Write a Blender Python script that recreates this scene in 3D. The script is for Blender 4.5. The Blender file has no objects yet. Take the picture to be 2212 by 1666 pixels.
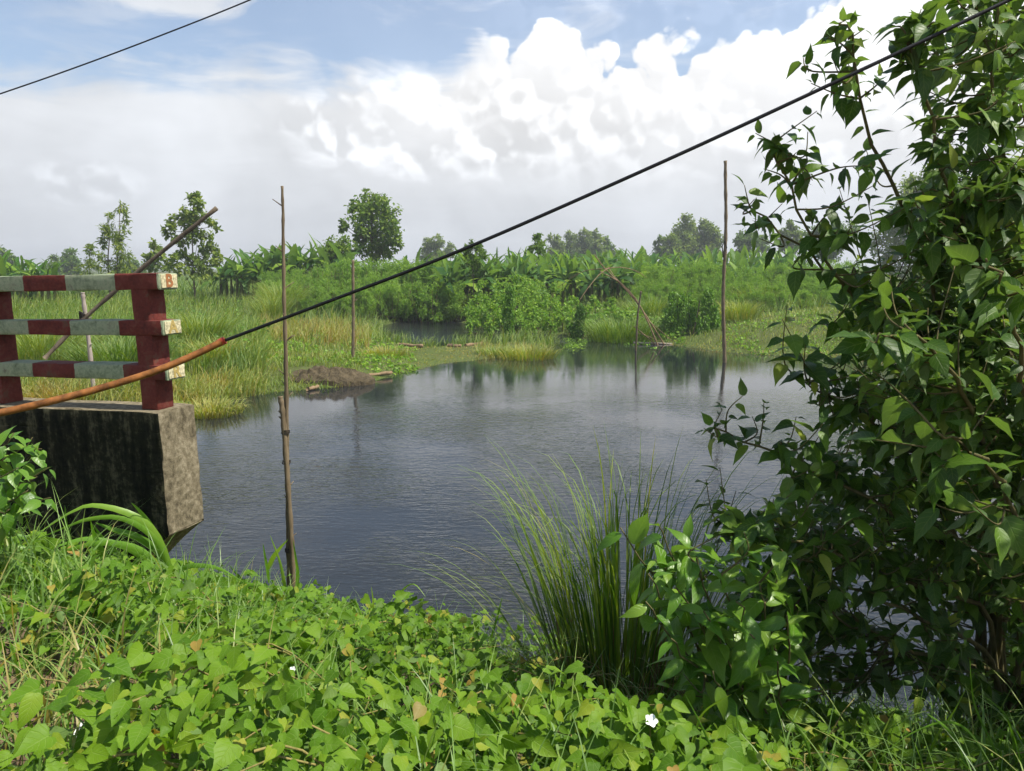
import bpy, math, random
import numpy as np
from mathutils import Vector, Matrix

R = math.radians
rng = np.random.default_rng(11)
random.seed(11)
scene = bpy.context.scene
COL = scene.collection

# ------------------------------------------------------------------ camera
CAM_Z = 3.5
FPX = 1640.0                      # focal length in pixels of a 2212 x 1666 picture
PITCH = math.atan(255 / FPX)
cam_data = bpy.data.cameras.new('camera')
cam_data.sensor_width = 36.0
cam_data.lens = FPX / 2212 * 36.0
cam_data.clip_start = 0.05
cam_data.clip_end = 6000
cam = bpy.data.objects.new('camera', cam_data)
COL.objects.link(cam)
cam.location = (0, 0, CAM_Z)
cam.rotation_euler = (R(90) - PITCH, 0, 0)
scene.camera = cam

# ------------------------------------------------------------------ render settings, exposure
scene.view_settings.view_transform = 'Standard'
scene.view_settings.look = 'None'
scene.view_settings.gamma = 1.0
scene.view_settings.use_curve_mapping = False
scene.view_settings.exposure = 0.42
scene.render.engine = 'CYCLES'
cy = scene.cycles
cy.use_denoising = True
cy.use_adaptive_sampling = True
cy.adaptive_threshold = 0.025
cy.max_bounces = 7
cy.diffuse_bounces = 3
cy.glossy_bounces = 3
cy.transmission_bounces = 4
cy.volume_bounces = 0
cy.transparent_max_bounces = 6
cy.caustics_reflective = False
cy.caustics_refractive = False
cy.sample_clamp_indirect = 6.0

SUN_DIR = Vector((0.52, -0.13, 0.88)).normalized()      # towards the sun
SUN_EL = math.asin(SUN_DIR.z)
SUN_AZ = math.atan2(SUN_DIR.x, SUN_DIR.y)


# ------------------------------------------------------------------ small node language
class S:
    """a shader socket with arithmetic"""
    nt = None

    def __init__(self, sock):
        self.s = sock

    @staticmethod
    def math(op, *a, clamp=False):
        n = S.nt.nodes.new('ShaderNodeMath')
        n.operation = op
        n.use_clamp = clamp
        for i, v in enumerate(a):
            if isinstance(v, S):
                S.nt.links.new(v.s, n.inputs[i])
            else:
                n.inputs[i].default_value = float(v)
        return S(n.outputs[0])

    def __add__(self, o): return S.math('ADD', self, o)
    def __radd__(self, o): return S.math('ADD', o, self)
    def __sub__(self, o): return S.math('SUBTRACT', self, o)
    def __rsub__(self, o): return S.math('SUBTRACT', o, self)
    def __mul__(self, o): return S.math('MULTIPLY', self, o)
    def __rmul__(self, o): return S.math('MULTIPLY', o, self)
    def __truediv__(self, o): return S.math('DIVIDE', self, o)

    def clamp(self): return S.math('ADD', self, 0.0, clamp=True)

    def ss(self, a, b):
        n = S.nt.nodes.new('ShaderNodeMapRange')
        n.interpolation_type = 'SMOOTHSTEP'
        S.nt.links.new(self.s, n.inputs[0])
        n.inputs[1].default_value = a
        n.inputs[2].default_value = b
        return S(n.outputs[0])


def node(kind, **kw):
    n = S.nt.nodes.new(kind)
    for k, v in kw.items():
        setattr(n, k, v)
    return n


def link(a, b):
    S.nt.links.new(a.s if isinstance(a, S) else a, b)


def combine(x, y, z):
    n = node('ShaderNodeCombineXYZ')
    for i, v in enumerate((x, y, z)):
        if isinstance(v, S):
            link(v, n.inputs[i])
        else:
            n.inputs[i].default_value = v
    return n.outputs[0]


def noise(vec, scale, detail=4, rough=0.5, dist=0.0):
    n = node('ShaderNodeTexNoise')
    if vec is not None:
        link(vec, n.inputs['Vector'])
    n.inputs['Scale'].default_value = scale
    n.inputs['Detail'].default_value = detail
    n.inputs['Roughness'].default_value = rough
    n.inputs['Distortion'].default_value = dist
    return S(n.outputs[0])


def ramp(fac, stops, interp='LINEAR'):
    n = node('ShaderNodeValToRGB')
    cr = n.color_ramp
    cr.interpolation = interp
    while len(cr.elements) < len(stops):
        cr.elements.new(0.5)
    for e, (p, c) in zip(cr.elements, stops):
        e.position = p
        e.color = (c, c, c, 1) if isinstance(c, (int, float)) else (*c, 1)
    link(fac, n.inputs[0])
    return n.outputs[0]


def mixc(f, a, b, mode='MIX'):
    n = node('ShaderNodeMix', data_type='RGBA', blend_type=mode)
    for sock, v in ((n.inputs[0], f), (n.inputs[6], a), (n.inputs[7], b)):
        if isinstance(v, S) or hasattr(v, 'is_linked'):
            link(v, sock)
        elif isinstance(v, (int, float)):
            sock.default_value = v
        else:
            sock.default_value = (*v, 1)
    return n.outputs[2]


# ------------------------------------------------------------------ sky
world = bpy.data.worlds.new('World')
scene.world = world
world.use_nodes = True
S.nt = world.node_tree
S.nt.nodes.clear()
tc = node('ShaderNodeTexCoord')
sep = node('ShaderNodeSeparateXYZ')
link(tc.outputs['Generated'], sep.inputs[0])
dx, dy, dz = S(sep.outputs[0]), S(sep.outputs[1]), S(sep.outputs[2])
sky = node('ShaderNodeTexSky', sky_type='NISHITA')
sky.sun_disc = False
sky.sun_elevation = SUN_EL
sky.sun_rotation = SUN_AZ
sky.air_density = 1.0
sky.dust_density = 0.6
sky.ozone_density = 2.0
az = S.math('ARCTAN2', dx, dy) * (180 / math.pi)        # degrees, positive to the right
el = S.math('ARCSINE', dz) * (180 / math.pi)
dirv = tc.outputs['Generated']

# billowing field: rounded lumps of several sizes, gently pushed about
wob = node('ShaderNodeTexNoise')
link(dirv, wob.inputs['Vector'])
wob.inputs['Scale'].default_value = 11.0
wob.inputs['Detail'].default_value = 2
wv = node('ShaderNodeVectorMath', operation='SCALE')
link(wob.outputs['Color'], wv.inputs[0])
wv.inputs['Scale'].default_value = 0.04
wa = node('ShaderNodeVectorMath', operation='ADD')
link(dirv, wa.inputs[0])
link(wv.outputs[0], wa.inputs[1])


def billow(shift, detail):
    p = wa.outputs[0]
    if shift:
        q = node('ShaderNodeVectorMath', operation='ADD')
        link(p, q.inputs[0])
        q.inputs[1].default_value = shift
        p = q.outputs[0]
    v = node('ShaderNodeTexVoronoi', feature='F1')
    link(p, v.inputs['Vector'])
    v.inputs['Scale'].default_value = 15.0
    v.inputs['Detail'].default_value = detail
    v.inputs['Roughness'].default_value = 0.55
    d_ = S(v.outputs['Distance'])
    return 1.0 - d_ * d_


b0 = billow(None, 2.0)
b1 = billow((0.009, 0.0, 0.013), 2.0)
relief = b0 - b1                                          # bright on the sunward side of each lump
streak = noise(combine(dx * 2.2, dy * 2.2, dz * 9.0), 3.0, 5, 0.58, 0.5)
hi_n = noise(dirv, 4.2, 4, 0.55, 0.25)

# top of the cloud bank as a height over azimuth (degrees of elevation / 60)
azn = (az + 180.0) / 360.0


def A(deg): return (deg + 180.0) / 360.0


top = S(ramp(azn, [(A(-180), 20 / 60), (A(-70), 15 / 60), (A(-36), 12.4 / 60), (A(-26), 13.2 / 60), (A(-13), 14.2 / 60), (A(-4), 14.6 / 60),
                   (A(-2.0), 17.2 / 60), (A(2), 18.3 / 60), (A(7), 17.9 / 60), (A(10), 16.8 / 60), (A(13), 17.8 / 60), (A(20), 18.8 / 60),
                   (A(30), 22 / 60), (A(60), 26 / 60), (A(120), 22 / 60), (A(180), 20 / 60)])) * 60.0
soft = az.ss(-4.0, 1.0)                                   # the tower on the right is crisp, the veil on the left is soft
fine = noise(dirv, 38.0, 3, 0.6)
lump = (b0 - 0.68) * (0.5 + 2.2 * soft) + (fine - 0.5) * 1.1 * soft + (streak - 0.5) * (8.0 - 6.0 * soft)
d_bank = top + lump - el
bank = d_bank.ss(-0.35, 0.75) * soft + d_bank.ss(-2.0, 2.6) * (1.0 - soft)
# broken cloud higher up
patch = ((az + 22.0) / 8.5) * ((az + 22.0) / 8.5) + ((el - 19.5) / 3.4) * ((el - 19.5) / 3.4)
patch2 = ((az + 37.0) / 8.0) * ((az + 37.0) / 8.0) + ((el - 19.5) / 2.6) * ((el - 19.5) / 2.6)
pmask = S.math('MAXIMUM', (1.35 - patch + (streak - 0.5) * 3.0).ss(0.0, 1.1), (1.2 - patch2 + (streak - 0.5) * 3.0).ss(0.0, 1.4) * 0.8)
upper = (hi_n * el.ss(22.0, 34.0)).ss(0.54, 0.68) * 0.7
wisps = (streak.ss(0.47, 0.75) * 0.30 + 0.20) * (1.0 - el.ss(22.0, 40.0) * 0.85)
cover = S.math('MAXIMUM', S.math('MAXIMUM', bank, pmask * 0.92), S.math('MAXIMUM', upper, wisps), clamp=True)

# brightness of the cloud: grey base near the horizon, dazzling tower to the right
bright = el.ss(2.0, 12.0) * (0.25 + 0.75 * az.ss(-26.0, 0.0))
blob = ((az + 7.0) / 9.0) * ((az + 7.0) / 9.0) + ((el - 9.8) / 3.6) * ((el - 9.8) / 3.6)
puff_zone = (1.5 - blob + (streak - 0.5) * 2.0).ss(0.0, 1.2) * 1.1 + az.ss(-5.0, 3.0) * el.ss(5.0, 9.0) * 0.8
small_puff = (1.0 - (((az + 28.5) / 4.0) * ((az + 28.5) / 4.0) + ((el - 5.4) / 1.6) * ((el - 5.4) / 1.6))).clamp()
rel = S.math('MINIMUM', S.math('MAXIMUM', relief, 0.0), 0.4) * 0.45 + S.math('MAXIMUM', S.math('MINIMUM', relief, 0.0), -0.25) * 0.28
lum = 0.665 + 0.15 * bright + (rel + S.math('MAXIMUM', b0 - 0.45, 0.0) * 0.22) * (puff_zone + small_puff * 0.8)
lum = lum + (hi_n - 0.5) * 0.60 + (streak - 0.5) * 0.16 + el.ss(9.0, 15.0) * soft * 0.07
lum = S.math('MINIMUM', S.math('MAXIMUM', lum, 0.60), 1.1)
tintc = mixc(bright.clamp(), (0.90, 0.94, 1.0), (0.985, 0.99, 1.0))
cl = mixc(1.0, tintc, combine(lum, lum, lum), 'MULTIPLY')
bg_sky = node('ShaderNodeBackground')
link(sky.outputs[0], bg_sky.inputs[0])
bg_sky.inputs[1].default_value = 0.12
bg_cl = node('ShaderNodeBackground')
link(cl, bg_cl.inputs[0])
bg_cl.inputs[1].default_value = 0.93
mx = node('ShaderNodeMixShader')
link(cover, mx.inputs[0])
link(bg_sky.outputs[0], mx.inputs[1])
link(bg_cl.outputs[0], mx.inputs[2])
out = node('ShaderNodeOutputWorld')
link(mx.outputs[0], out.inputs[0])
world.cycles.sampling_method = 'MANUAL'
world.cycles.sample_map_resolution = 512

sun_data = bpy.data.lights.new('sun', 'SUN')
sun_data.energy = 5.0
sun_data.angle = R(0.55)
sun_data.color = (1.0, 0.945, 0.84)
sun = bpy.data.objects.new('sun', sun_data)
COL.objects.link(sun)
sun.rotation_euler = SUN_DIR.to_track_quat('Z', 'Y').to_euler()

# ------------------------------------------------------------------ measuring: a sight line of the photograph to a point in the place
FWD = Vector((0, math.cos(PITCH), -math.sin(PITCH)))
UPV = Vector((0, math.sin(PITCH), math.cos(PITCH)))
CAMP = Vector((0, 0, CAM_Z))


def sight(u, v):
    return FWD + Vector((1, 0, 0)) * ((u - 1106) / FPX) + UPV * ((833 - v) / FPX)


def at(u, v, Y):
    d = sight(u, v)
    return CAMP + d * (Y / d.y)


def on_z(u, v, z=0.0):
    d = sight(u, v)
    return CAMP + d * ((z - CAM_Z) / d.z)


def px(m, Y):                       # metres to pixels at distance Y
    return m * FPX / Y


# ------------------------------------------------------------------ object helpers
def link_obj(name, data, parent=None, mat=None):
    o = bpy.data.objects.new(name, data)
    COL.objects.link(o)
    if parent is not None:
        o.parent = parent
    if mat is not None and data is not None:
        data.materials.clear()
        data.materials.append(mat)
    return o


def tag(o, label=None, cat=None, group=None, kind=None):
    if label: o['label'] = label
    if cat: o['category'] = cat
    if group: o['group'] = group
    if kind: o['kind'] = kind
    return o


def empty(name, loc, label, cat, group=None, rz=0.0):
    o = bpy.data.objects.new(name, None)
    o.empty_display_size = 0.1
    COL.objects.link(o)
    o.location = loc
    o.rotation_euler = (0, 0, rz)
    return tag(o, label, cat, group)


class G:
    """collects triangles with a tint and leaf coordinates per vertex"""

    def __init__(self):
        self.v, self.f, self.t, self.l, self.n = [], [], [], [], 0

    def add(self, V, F, tint=0.5, L=None):
        V = np.asarray(V, float).reshape(-1, 3)
        F = np.asarray(F, int)
        if F.shape[1] == 4:
            F = np.concatenate([F[:, [0, 1, 2]], F[:, [0, 2, 3]]])
        self.v.append(V)
        self.f.append(F + self.n)
        t = np.empty(len(V)); t[:] = tint
        self.t.append(t)
        self.l.append(np.zeros((len(V), 2)) if L is None else L)
        self.n += len(V)

    def inst(self, tpl, M, T, tint):
        """copies of a template: M (k,3,3), T (k,3), tint (k,)"""
        V, F, L = tpl
        k, n = len(T), len(V)
        if k == 0:
            return
        P = np.einsum('kij,nj->kni', M, V) + T[:, None, :]
        FF = (F[None] + (np.arange(k) * n)[:, None, None]).reshape(-1, 3)
        self.v.append(P.reshape(-1, 3))
        self.f.append(FF + self.n)
        self.t.append(np.repeat(tint, n))
        self.l.append(np.tile(L, (k, 1)))
        self.n += k * n

    def mesh(self, name, smooth=True, origin=None):
        V = np.concatenate(self.v) if self.v else np.zeros((0, 3))
        if origin is not None:
            V = V - np.array(origin)
        F = np.concatenate(self.f) if self.f else np.zeros((0, 3), int)
        me = bpy.data.meshes.new(name)
        me.vertices.add(len(V))
        me.vertices.foreach_set('co', V.astype(np.float32).ravel())
        me.loops.add(len(F) * 3)
        me.loops.foreach_set('vertex_index', F.astype(np.int32).ravel())
        me.polygons.add(len(F))
        me.polygons.foreach_set('loop_start', (np.arange(len(F)) * 3).astype(np.int32))
        a = me.attributes.new('tint', 'FLOAT', 'POINT')
        a.data.foreach_set('value', np.concatenate(self.t).astype(np.float32))
        a = me.attributes.new('leaf', 'FLOAT2', 'POINT')
        a.data.foreach_set('vector', np.concatenate(self.l).astype(np.float32).ravel())
        me.update(calc_edges=True)
        me.polygons.foreach_set('use_smooth', np.full(len(F), smooth))
        me.update()
        return me

    def build(self, name, mat, parent=None, smooth=True, origin=None):
        return link_obj(name, self.mesh(name, smooth, origin), parent, mat)


def unit(a):
    return a / np.maximum(np.linalg.norm(a, axis=-1, keepdims=True), 1e-9)


def frames(along, normal):
    """rotation matrices with columns side, along, normal"""
    y = unit(along)
    z = unit(normal - (normal * y).sum(-1, keepdims=True) * y)
    x = np.cross(y, z)
    return np.stack([x, y, z], -1)


def leaf_tpl(st, fold=0.25, droop=0.25, twist=0.0, wave=0.0):
    """st: (t, halfwidth, edge offset) along a leaf of length 1 on +y"""
    V, L, F = [], [], []
    for i, (t, w, o) in enumerate(st):
        zc = -droop * t * t
        zz = fold * w + wave * math.sin(i * 2.3) * w
        zz2 = fold * w + wave * math.sin(i * 2.9 + 1.7) * w
        V += [(-w, t + o, zc + zz), (0, t, zc), (w, t + o, zc + zz2)]
        L += [(-1, t), (0, t), (1, t)]
    for i in range(len(st) - 1):
        a, b = 3 * i, 3 * i + 3
        F += [(a, a + 1, b + 1), (a, b + 1, b), (a + 1, a + 2, b + 2), (a + 1, b + 2, b + 1)]
    V = np.array(V, float)
    if twist:
        c, s = np.cos(twist * V[:, 1]), np.sin(twist * V[:, 1])
        V[:, 0], V[:, 2] = V[:, 0] * c - V[:, 2] * s, V[:, 0] * s + V[:, 2] * c
    return V, np.array(F), np.array(L, float)


HEART_ST = [(0, .16, -.10), (.06, .34, -.13), (.18, .42, -.06), (.34, .37, 0), (.54, .23, .01), (.76, .085, 0), (1, .004, 0)]
LANCE_ST = [(0, .10, -.03), (.10, .22, -.06), (.25, .30, 0), (.45, .28, 0), (.65, .20, 0), (.82, .10, 0), (1, .004, 0)]
OVATE_ST = [(0, .03, 0), (.06, .16, -.04), (.16, .25, -.02), (.30, .29, 0), (.46, .265, 0), (.62, .185, 0), (.76, .10, 0), (.88, .036, 0), (1, .003, 0)]
SLIM_ST = [(0, .02, 0), (.12, .14, 0), (.30, .22, 0), (.50, .21, 0), (.70, .14, 0), (.87, .05, 0), (1, .003, 0)]
hearts = [leaf_tpl(HEART_ST, f, d, tw, wv) for f, d, tw, wv in ((.22, .22, 0, .10), (.05, .38, .2, .15), (.40, .10, -.2, .08), (-.12, .30, .15, .18), (.15, .05, -.1, .2))]
lances = [leaf_tpl(LANCE_ST, f, d, tw, .1) for f, d, tw in ((.25, .25, 0), (.1, .4, .3), (.4, .1, -.2))]
ovates = [leaf_tpl(OVATE_ST, f, d, tw, wv) for f, d, tw, wv in ((.30, .22, 0, .05), (.12, .42, .25, .10), (.55, .30, -.2, .06), (-.10, .35, .1, .14), (.35, .60, -.25, .08))]
LONG_ST = [(0, .02, 0), (.07, .10, -.02), (.18, .175, -.01), (.33, .215, 0), (.50, .20, 0), (.66, .145, 0), (.80, .075, 0), (.91, .028, 0), (1, .003, 0)]
longs = [leaf_tpl(LONG_ST, f, d, tw, wv) for f, d, tw, wv in ((.35, .30, 0, .05), (.15, .55, .25, .08), (.6, .35, -.2, .05), (.25, .75, .1, .06))]
slims = [leaf_tpl(SLIM_ST, f, d, tw) for f, d, tw in ((.3, .3, 0), (.1, .5, .3))]
RHOMB = (np.array([(0, 0, 0), (-.3, .5, .06), (.3, .5, .06), (0, 1, -.12)], float), np.array([(0, 3, 1), (0, 2, 3)]), np.array([(0, 0), (-1, .5), (1, .5), (0, 1)], float))
NEEDLE = (np.array([(0, 0, 0), (-.13, .5, .04), (.13, .5, .04), (0, 1, -.10)], float), np.array([(0, 3, 1), (0, 2, 3)]), np.array([(0, 0), (-1, .5), (1, .5), (0, 1)], float))


def tube(g, pts, rad, seg=6, tint=0.5, cap=True):
    pts = np.array([tuple(p) for p in pts], float)
    n = len(pts)
    rad = np.broadcast_to(np.asarray(rad, float), (n,))
    T = unit(np.gradient(pts, axis=0))
    ref = np.array((0.31, 0.2, 0.93)) if abs(T[0] @ np.array((0.31, 0.2, 0.93))) < 0.9 else np.array((1., 0, 0))
    X = unit(np.cross(T, ref))
    Y = np.cross(T, X)
    a = np.linspace(0, 2 * np.pi, seg, endpoint=False)
    ring = pts[:, None] + rad[:, None, None] * (np.cos(a)[None, :, None] * X[:, None] + np.sin(a)[None, :, None] * Y[:, None])
    V = ring.reshape(-1, 3)
    F = []
    for i in range(n - 1):
        for j in range(seg):
            k = (j + 1) % seg
            F.append((i * seg + j, i * seg + k, (i + 1) * seg + k, (i + 1) * seg + j))
    F = [(q[0], q[1], q[2]) for q in F] + [(q[0], q[2], q[3]) for q in F]
    if cap:
        for base in (0, (n - 1) * seg):
            F += [(base, base + j, base + j + 1) for j in range(1, seg - 1)]
    g.add(V, F, tint)


def blades(g, P, H, lean, bend, width, tint, segs=3, az=None, tipw=0.02, late=1.6, taper=0.7):
    """many curved grass blades: arrays over k blades"""
    k = len(P)
    if k == 0:
        return
    az = rng.uniform(0, 2 * np.pi, k) if az is None else az
    h = np.stack([np.cos(az), np.sin(az), np.zeros(k)], -1)
    side = np.stack([-np.sin(az), np.cos(az), np.zeros(k)], -1)
    rot = rng.uniform(-0.9, 0.9, k)
    side = unit(side * np.cos(rot)[:, None] + h * np.sin(rot)[:, None] * 0.8)
    s = np.linspace(0, 1, segs + 1)
    V = np.zeros((k, segs + 1, 2, 3))
    x, z = np.zeros(k), np.zeros(k)
    for i, t in enumerate(s):
        if i:
            ang = lean + bend * ((t + s[i - 1]) / 2) ** late
            x = x + np.sin(ang) * H / segs
            z = z + np.cos(ang) * H / segs
        c = P + h * x[:, None] + np.array((0, 0, 1.0)) * z[:, None]
        w = width * (1 - t) ** taper * (0.75 + 0.9 * t * (1 - t)) + tipw * width
        V[:, i, 0] = c - side * w[:, None] / 2
        V[:, i, 1] = c + side * w[:, None] / 2
    base = (np.arange(k) * (segs + 1) * 2)[:, None, None]
    F = []
    for i in range(segs):
        a = 2 * i
        F += [(a, a + 1, a + 3), (a, a + 3, a + 2)]
    F = (np.array(F)[None] + base).reshape(-1, 3)
    g.add(V.reshape(-1, 3), F, np.repeat(tint, (segs + 1) * 2))


def vnoise(x, y, seed=0):
    """cheap smooth value noise in numpy, 0..1"""
    x = np.asarray(x, float); y = np.asarray(y, float)
    xi, yi = np.floor(x), np.floor(y)
    fx, fy = x - xi, y - yi
    fx, fy = fx * fx * (3 - 2 * fx), fy * fy * (3 - 2 * fy)

    def hsh(a, b):
        s = np.sin(a * 127.1 + b * 311.7 + seed * 74.7) * 43758.5453
        return s - np.floor(s)
    return (hsh(xi, yi) * (1 - fx) + hsh(xi + 1, yi) * fx) * (1 - fy) + (hsh(xi, yi + 1) * (1 - fx) + hsh(xi + 1, yi + 1) * fx) * fy


# ------------------------------------------------------------------ materials
def new_mat(name):
    m = bpy.data.materials.new(name)
    m.use_nodes = True
    S.nt = m.node_tree
    S.nt.nodes.clear()
    return m


def finish(shader):
    o = node('ShaderNodeOutputMaterial')
    link(shader, o.inputs[0])
    return o


def principled(color, rough=0.6, spec=0.3, normal=None):
    p = node('ShaderNodeBsdfPrincipled')
    if isinstance(color, S) or hasattr(color, 'is_linked'):
        link(color, p.inputs['Base Color'])
    else:
        p.inputs['Base Color'].default_value = (*color, 1)
    if isinstance(rough, S) or hasattr(rough, 'is_linked'):
        link(rough, p.inputs['Roughness'])
    else:
        p.inputs['Roughness'].default_value = rough
    p.inputs['Specular IOR Level'].default_value = spec
    if normal is not None:
        link(normal, p.inputs['Normal'])
    return p


def bump(h, strength=0.3, dist=0.02):
    b = node('ShaderNodeBump')
    b.inputs['Strength'].default_value = strength
    b.inputs['Distance'].default_value = dist
    link(h, b.inputs['Height'])
    return b.outputs[0]


def obj_co():
    return node('ShaderNodeTexCoord').outputs['Object']


def leaf_mat(name, stops, rough=0.42, spec=0.35, trans=0.34, veins=False, tr_gain=(1.35, 1.45, 0.55), mottled=0.12):
    m = new_mat(name)
    at_ = node('ShaderNodeAttribute', attribute_name='tint')
    t = S(at_.outputs['Fac'])
    geo = node('ShaderNodeNewGeometry')
    nz = noise(geo.outputs['Position'], 9.0, 2)
    col = ramp((t + (nz - 0.5) * mottled * 2).clamp(), stops)
    nrm = None
    if veins:
        lf = node('ShaderNodeAttribute', attribute_name='leaf')
        sp = node('ShaderNodeSeparateXYZ')
        link(lf.outputs['Vector'], sp.inputs[0])
        lx, ly = S.math('ABSOLUTE', S(sp.outputs[0])), S(sp.outputs[1])
        mid = 1.0 - lx.ss(0.0, 0.07)
        fr = S.math('FRACT', ly * 6.5 - lx * 1.6)
        side = S.math('MULTIPLY', 1.0 - S.math('ABSOLUTE', fr - 0.5).ss(0.0, 0.14), (1.0 - lx.ss(0.75, 1.0)))
        vein = S.math('MAXIMUM', mid, side * 0.55, clamp=True)
        light = mixc(0.5, col, (0.34, 0.46, 0.12))
        col = mixc(vein * 0.5, col, light)
        nrm = bump(1.0 - vein, 0.35, 0.004)
    back = mixc(0.35, col, (0.20, 0.26, 0.13))
    col = mixc(S(geo.outputs['Backfacing']), col, back)
    p = principled(col, rough, spec, nrm)
    tr = node('ShaderNodeBsdfTranslucent')
    tcol = mixc(1.0, col, tr_gain, 'MULTIPLY')
    link(tcol, tr.inputs[0])
    mixn = node('ShaderNodeMixShader')
    mixn.inputs[0].default_value = trans
    link(p.outputs[0], mixn.inputs[1])
    link(tr.outputs[0], mixn.inputs[2])
    finish(mixn.outputs[0])
    return m


M = {}
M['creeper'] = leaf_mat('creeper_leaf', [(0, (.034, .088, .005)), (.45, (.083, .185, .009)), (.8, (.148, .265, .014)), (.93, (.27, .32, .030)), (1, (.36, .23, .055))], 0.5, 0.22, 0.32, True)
M['bush'] = leaf_mat('bush_leaf', [(0, (0.023, 0.062, 0.007)), (.5, (0.053, 0.124, 0.011)), (.85, (0.117, 0.221, 0.018)), (1, (0.257, 0.309, 0.040))], 0.46, 0.35, 0.36, True)
M['young'] = leaf_mat('young_shrub_leaf', [(0, (0.047, 0.129, 0.010)), (.5, (0.099, 0.227, 0.016)), (1, (0.199, 0.330, 0.032))], 0.36, 0.4, 0.36, True)
M['grass'] = leaf_mat('grass_blade', [(0, (0.035, 0.088, 0.010)), (.3, (0.123, 0.227, 0.021)), (.55, (0.281, 0.340, 0.036)), (.78, (0.445, 0.360, 0.072)), (1, (0.445, 0.268, 0.084))], 0.5, 0.25, 0.32)
M['fgrass'] = leaf_mat('broad_grass_blade', [(0, (0.070, 0.175, 0.016)), (.6, (0.164, 0.330, 0.032)), (.85, (0.316, 0.412, 0.056)), (1, (0.468, 0.340, 0.112))], 0.4, 0.35, 0.36)
M['feather'] = leaf_mat('feathery_leaf', [(0, (0.099, 0.206, 0.028)), (.5, (0.199, 0.350, 0.048)), (1, (0.316, 0.453, 0.072))], 0.6, 0.15, 0.42)
M['vine'] = leaf_mat('vine_leaf', [(0, (0.047, 0.124, 0.011)), (.5, (0.135, 0.283, 0.021)), (1, (0.269, 0.412, 0.036))], 0.45, 0.3, 0.36)
M['banana'] = leaf_mat('banana_leaf', [(0, (0.021, 0.068, 0.014)), (.5, (0.070, 0.170, 0.024)), (.85, (0.199, 0.330, 0.032)), (1, (0.421, 0.371, 0.048))], 0.50, 0.22, 0.40)
M['tree'] = leaf_mat('tree_leaf', [(0, (0.042, 0.093, 0.014)), (.5, (0.111, 0.201, 0.024)), (1, (0.246, 0.330, 0.040))], 0.55, 0.2, 0.40)
M['gum'] = leaf_mat('gum_tree_leaf', [(0, (0.070, 0.124, 0.027)), (.5, (0.175, 0.247, 0.048)), (1, (0.328, 0.371, 0.072))], 0.55, 0.2, 0.42)


def bark_mat(name, a, b, scale=14, rough=0.85, stretch=5):
    m = new_mat(name)
    co = obj_co()
    mp = node('ShaderNodeMapping')
    link(co, mp.inputs[0])
    mp.inputs['Scale'].default_value = (1, 1, 1 / stretch)
    n = noise(mp.outputs[0], scale, 6, 0.62)
    n2 = noise(co, scale * 0.25, 3)
    col = ramp((n * 0.65 + n2 * 0.35), [(0.3, a), (0.7, b)])
    finish(principled(col, rough, 0.15, bump(n, 0.6, 0.01)).outputs[0])
    return m


M['bark'] = bark_mat('bark', (.06, .045, .03), (.20, .16, .11))
M['twig'] = bark_mat('twig_bark', (.055, .05, .022), (.17, .15, .06), 30)
M['bamboo'] = bark_mat('weathered_bamboo', (.085, .062, .035), (.27, .21, .13), 24, 0.75, 9)
M['bamboo_pale'] = bark_mat('pale_bamboo', (.26, .21, .17), (.46, .40, .34), 24, 0.7, 9)
M['bamboo_tan'] = bark_mat('tan_bamboo', (.15, .10, .055), (.32, .23, .13), 24, 0.7, 9)
M['stalk'] = bark_mat('dry_stalk', (.14, .08, .035), (.34, .22, .10), 40)
M['pstem'] = bark_mat('banana_stem', (.06, .075, .02), (.20, .20, .07), 10)
M['vinestem'] = bark_mat('vine_stem', (.12, .13, .03), (.34, .27, .10), 40)

m = new_mat('ground_earth')
co = node('ShaderNodeNewGeometry').outputs['Position']
n1 = noise(co, 0.35, 6, 0.6)
n2 = noise(co, 7.0, 8, 0.65)
n3 = noise(co, 40.0, 4, 0.6)
soil = ramp((n2 * 0.6 + n3 * 0.4), [(0.3, (.085, .060, .038)), (0.55, (.175, .125, .080)), (0.75, (.27, .205, .14))])
moss = ramp(n2, [(0.3, (.035, .060, .014)), (0.7, (.100, .145, .030))])
sepg = node('ShaderNodeSeparateXYZ')
link(co, sepg.inputs[0])
px_, py_ = S(sepg.outputs[0]), S(sepg.outputs[1])
farf = py_.ss(9.0, 15.0)
col = mixc((farf * (0.55 + n1 * 0.6)).clamp(), soil, moss)
finish(principled(col, 0.95, 0.1, bump(n2 * 0.7 + n3 * 0.3, 0.8, 0.04)).outputs[0])
M['ground'] = m

m = new_mat('mud')
co = node('ShaderNodeNewGeometry').outputs['Position']
n2 = noise(co, 5.0, 8, 0.7)
col = ramp(n2, [(0.3, (.045, .036, .020)), (0.7, (.15, .118, .070))])
finish(principled(col, 0.9, 0.15, bump(n2, 1.0, 0.12)).outputs[0])
M['mud'] = m

m = new_mat('pond_water')
co = node('ShaderNodeNewGeometry').outputs['Position']
mp = node('ShaderNodeMapping')
link(co, mp.inputs[0])
mp.inputs['Scale'].default_value = (0.42, 1.0, 1.0)
mp.inputs['Rotation'].default_value = (0, 0, R(8))
r1 = noise(mp.outputs[0], 7.5, 3, 0.55, 0.3)
r2 = noise(mp.outputs[0], 17.0, 2, 0.5, 0.2)
r3 = noise(mp.outputs[0], 1.6, 2, 0.5, 0.2)
sepw = node('ShaderNodeSeparateXYZ')
link(co, sepw.inputs[0])
wx, wy = S(sepw.outputs[0]), S(sepw.outputs[1])
gust = noise(co, 0.22, 3, 0.5)
calm = (wy + gust * 8.0 - 4.0 - (wx + 3.0) * S.math('LESS_THAN', wx, -3.0) * 2.2).ss(16.0, 24.0) * (1.0 - wy.ss(34.5, 37.5) * 0.75)            # sheltered water by the far bank lies smoother
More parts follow.
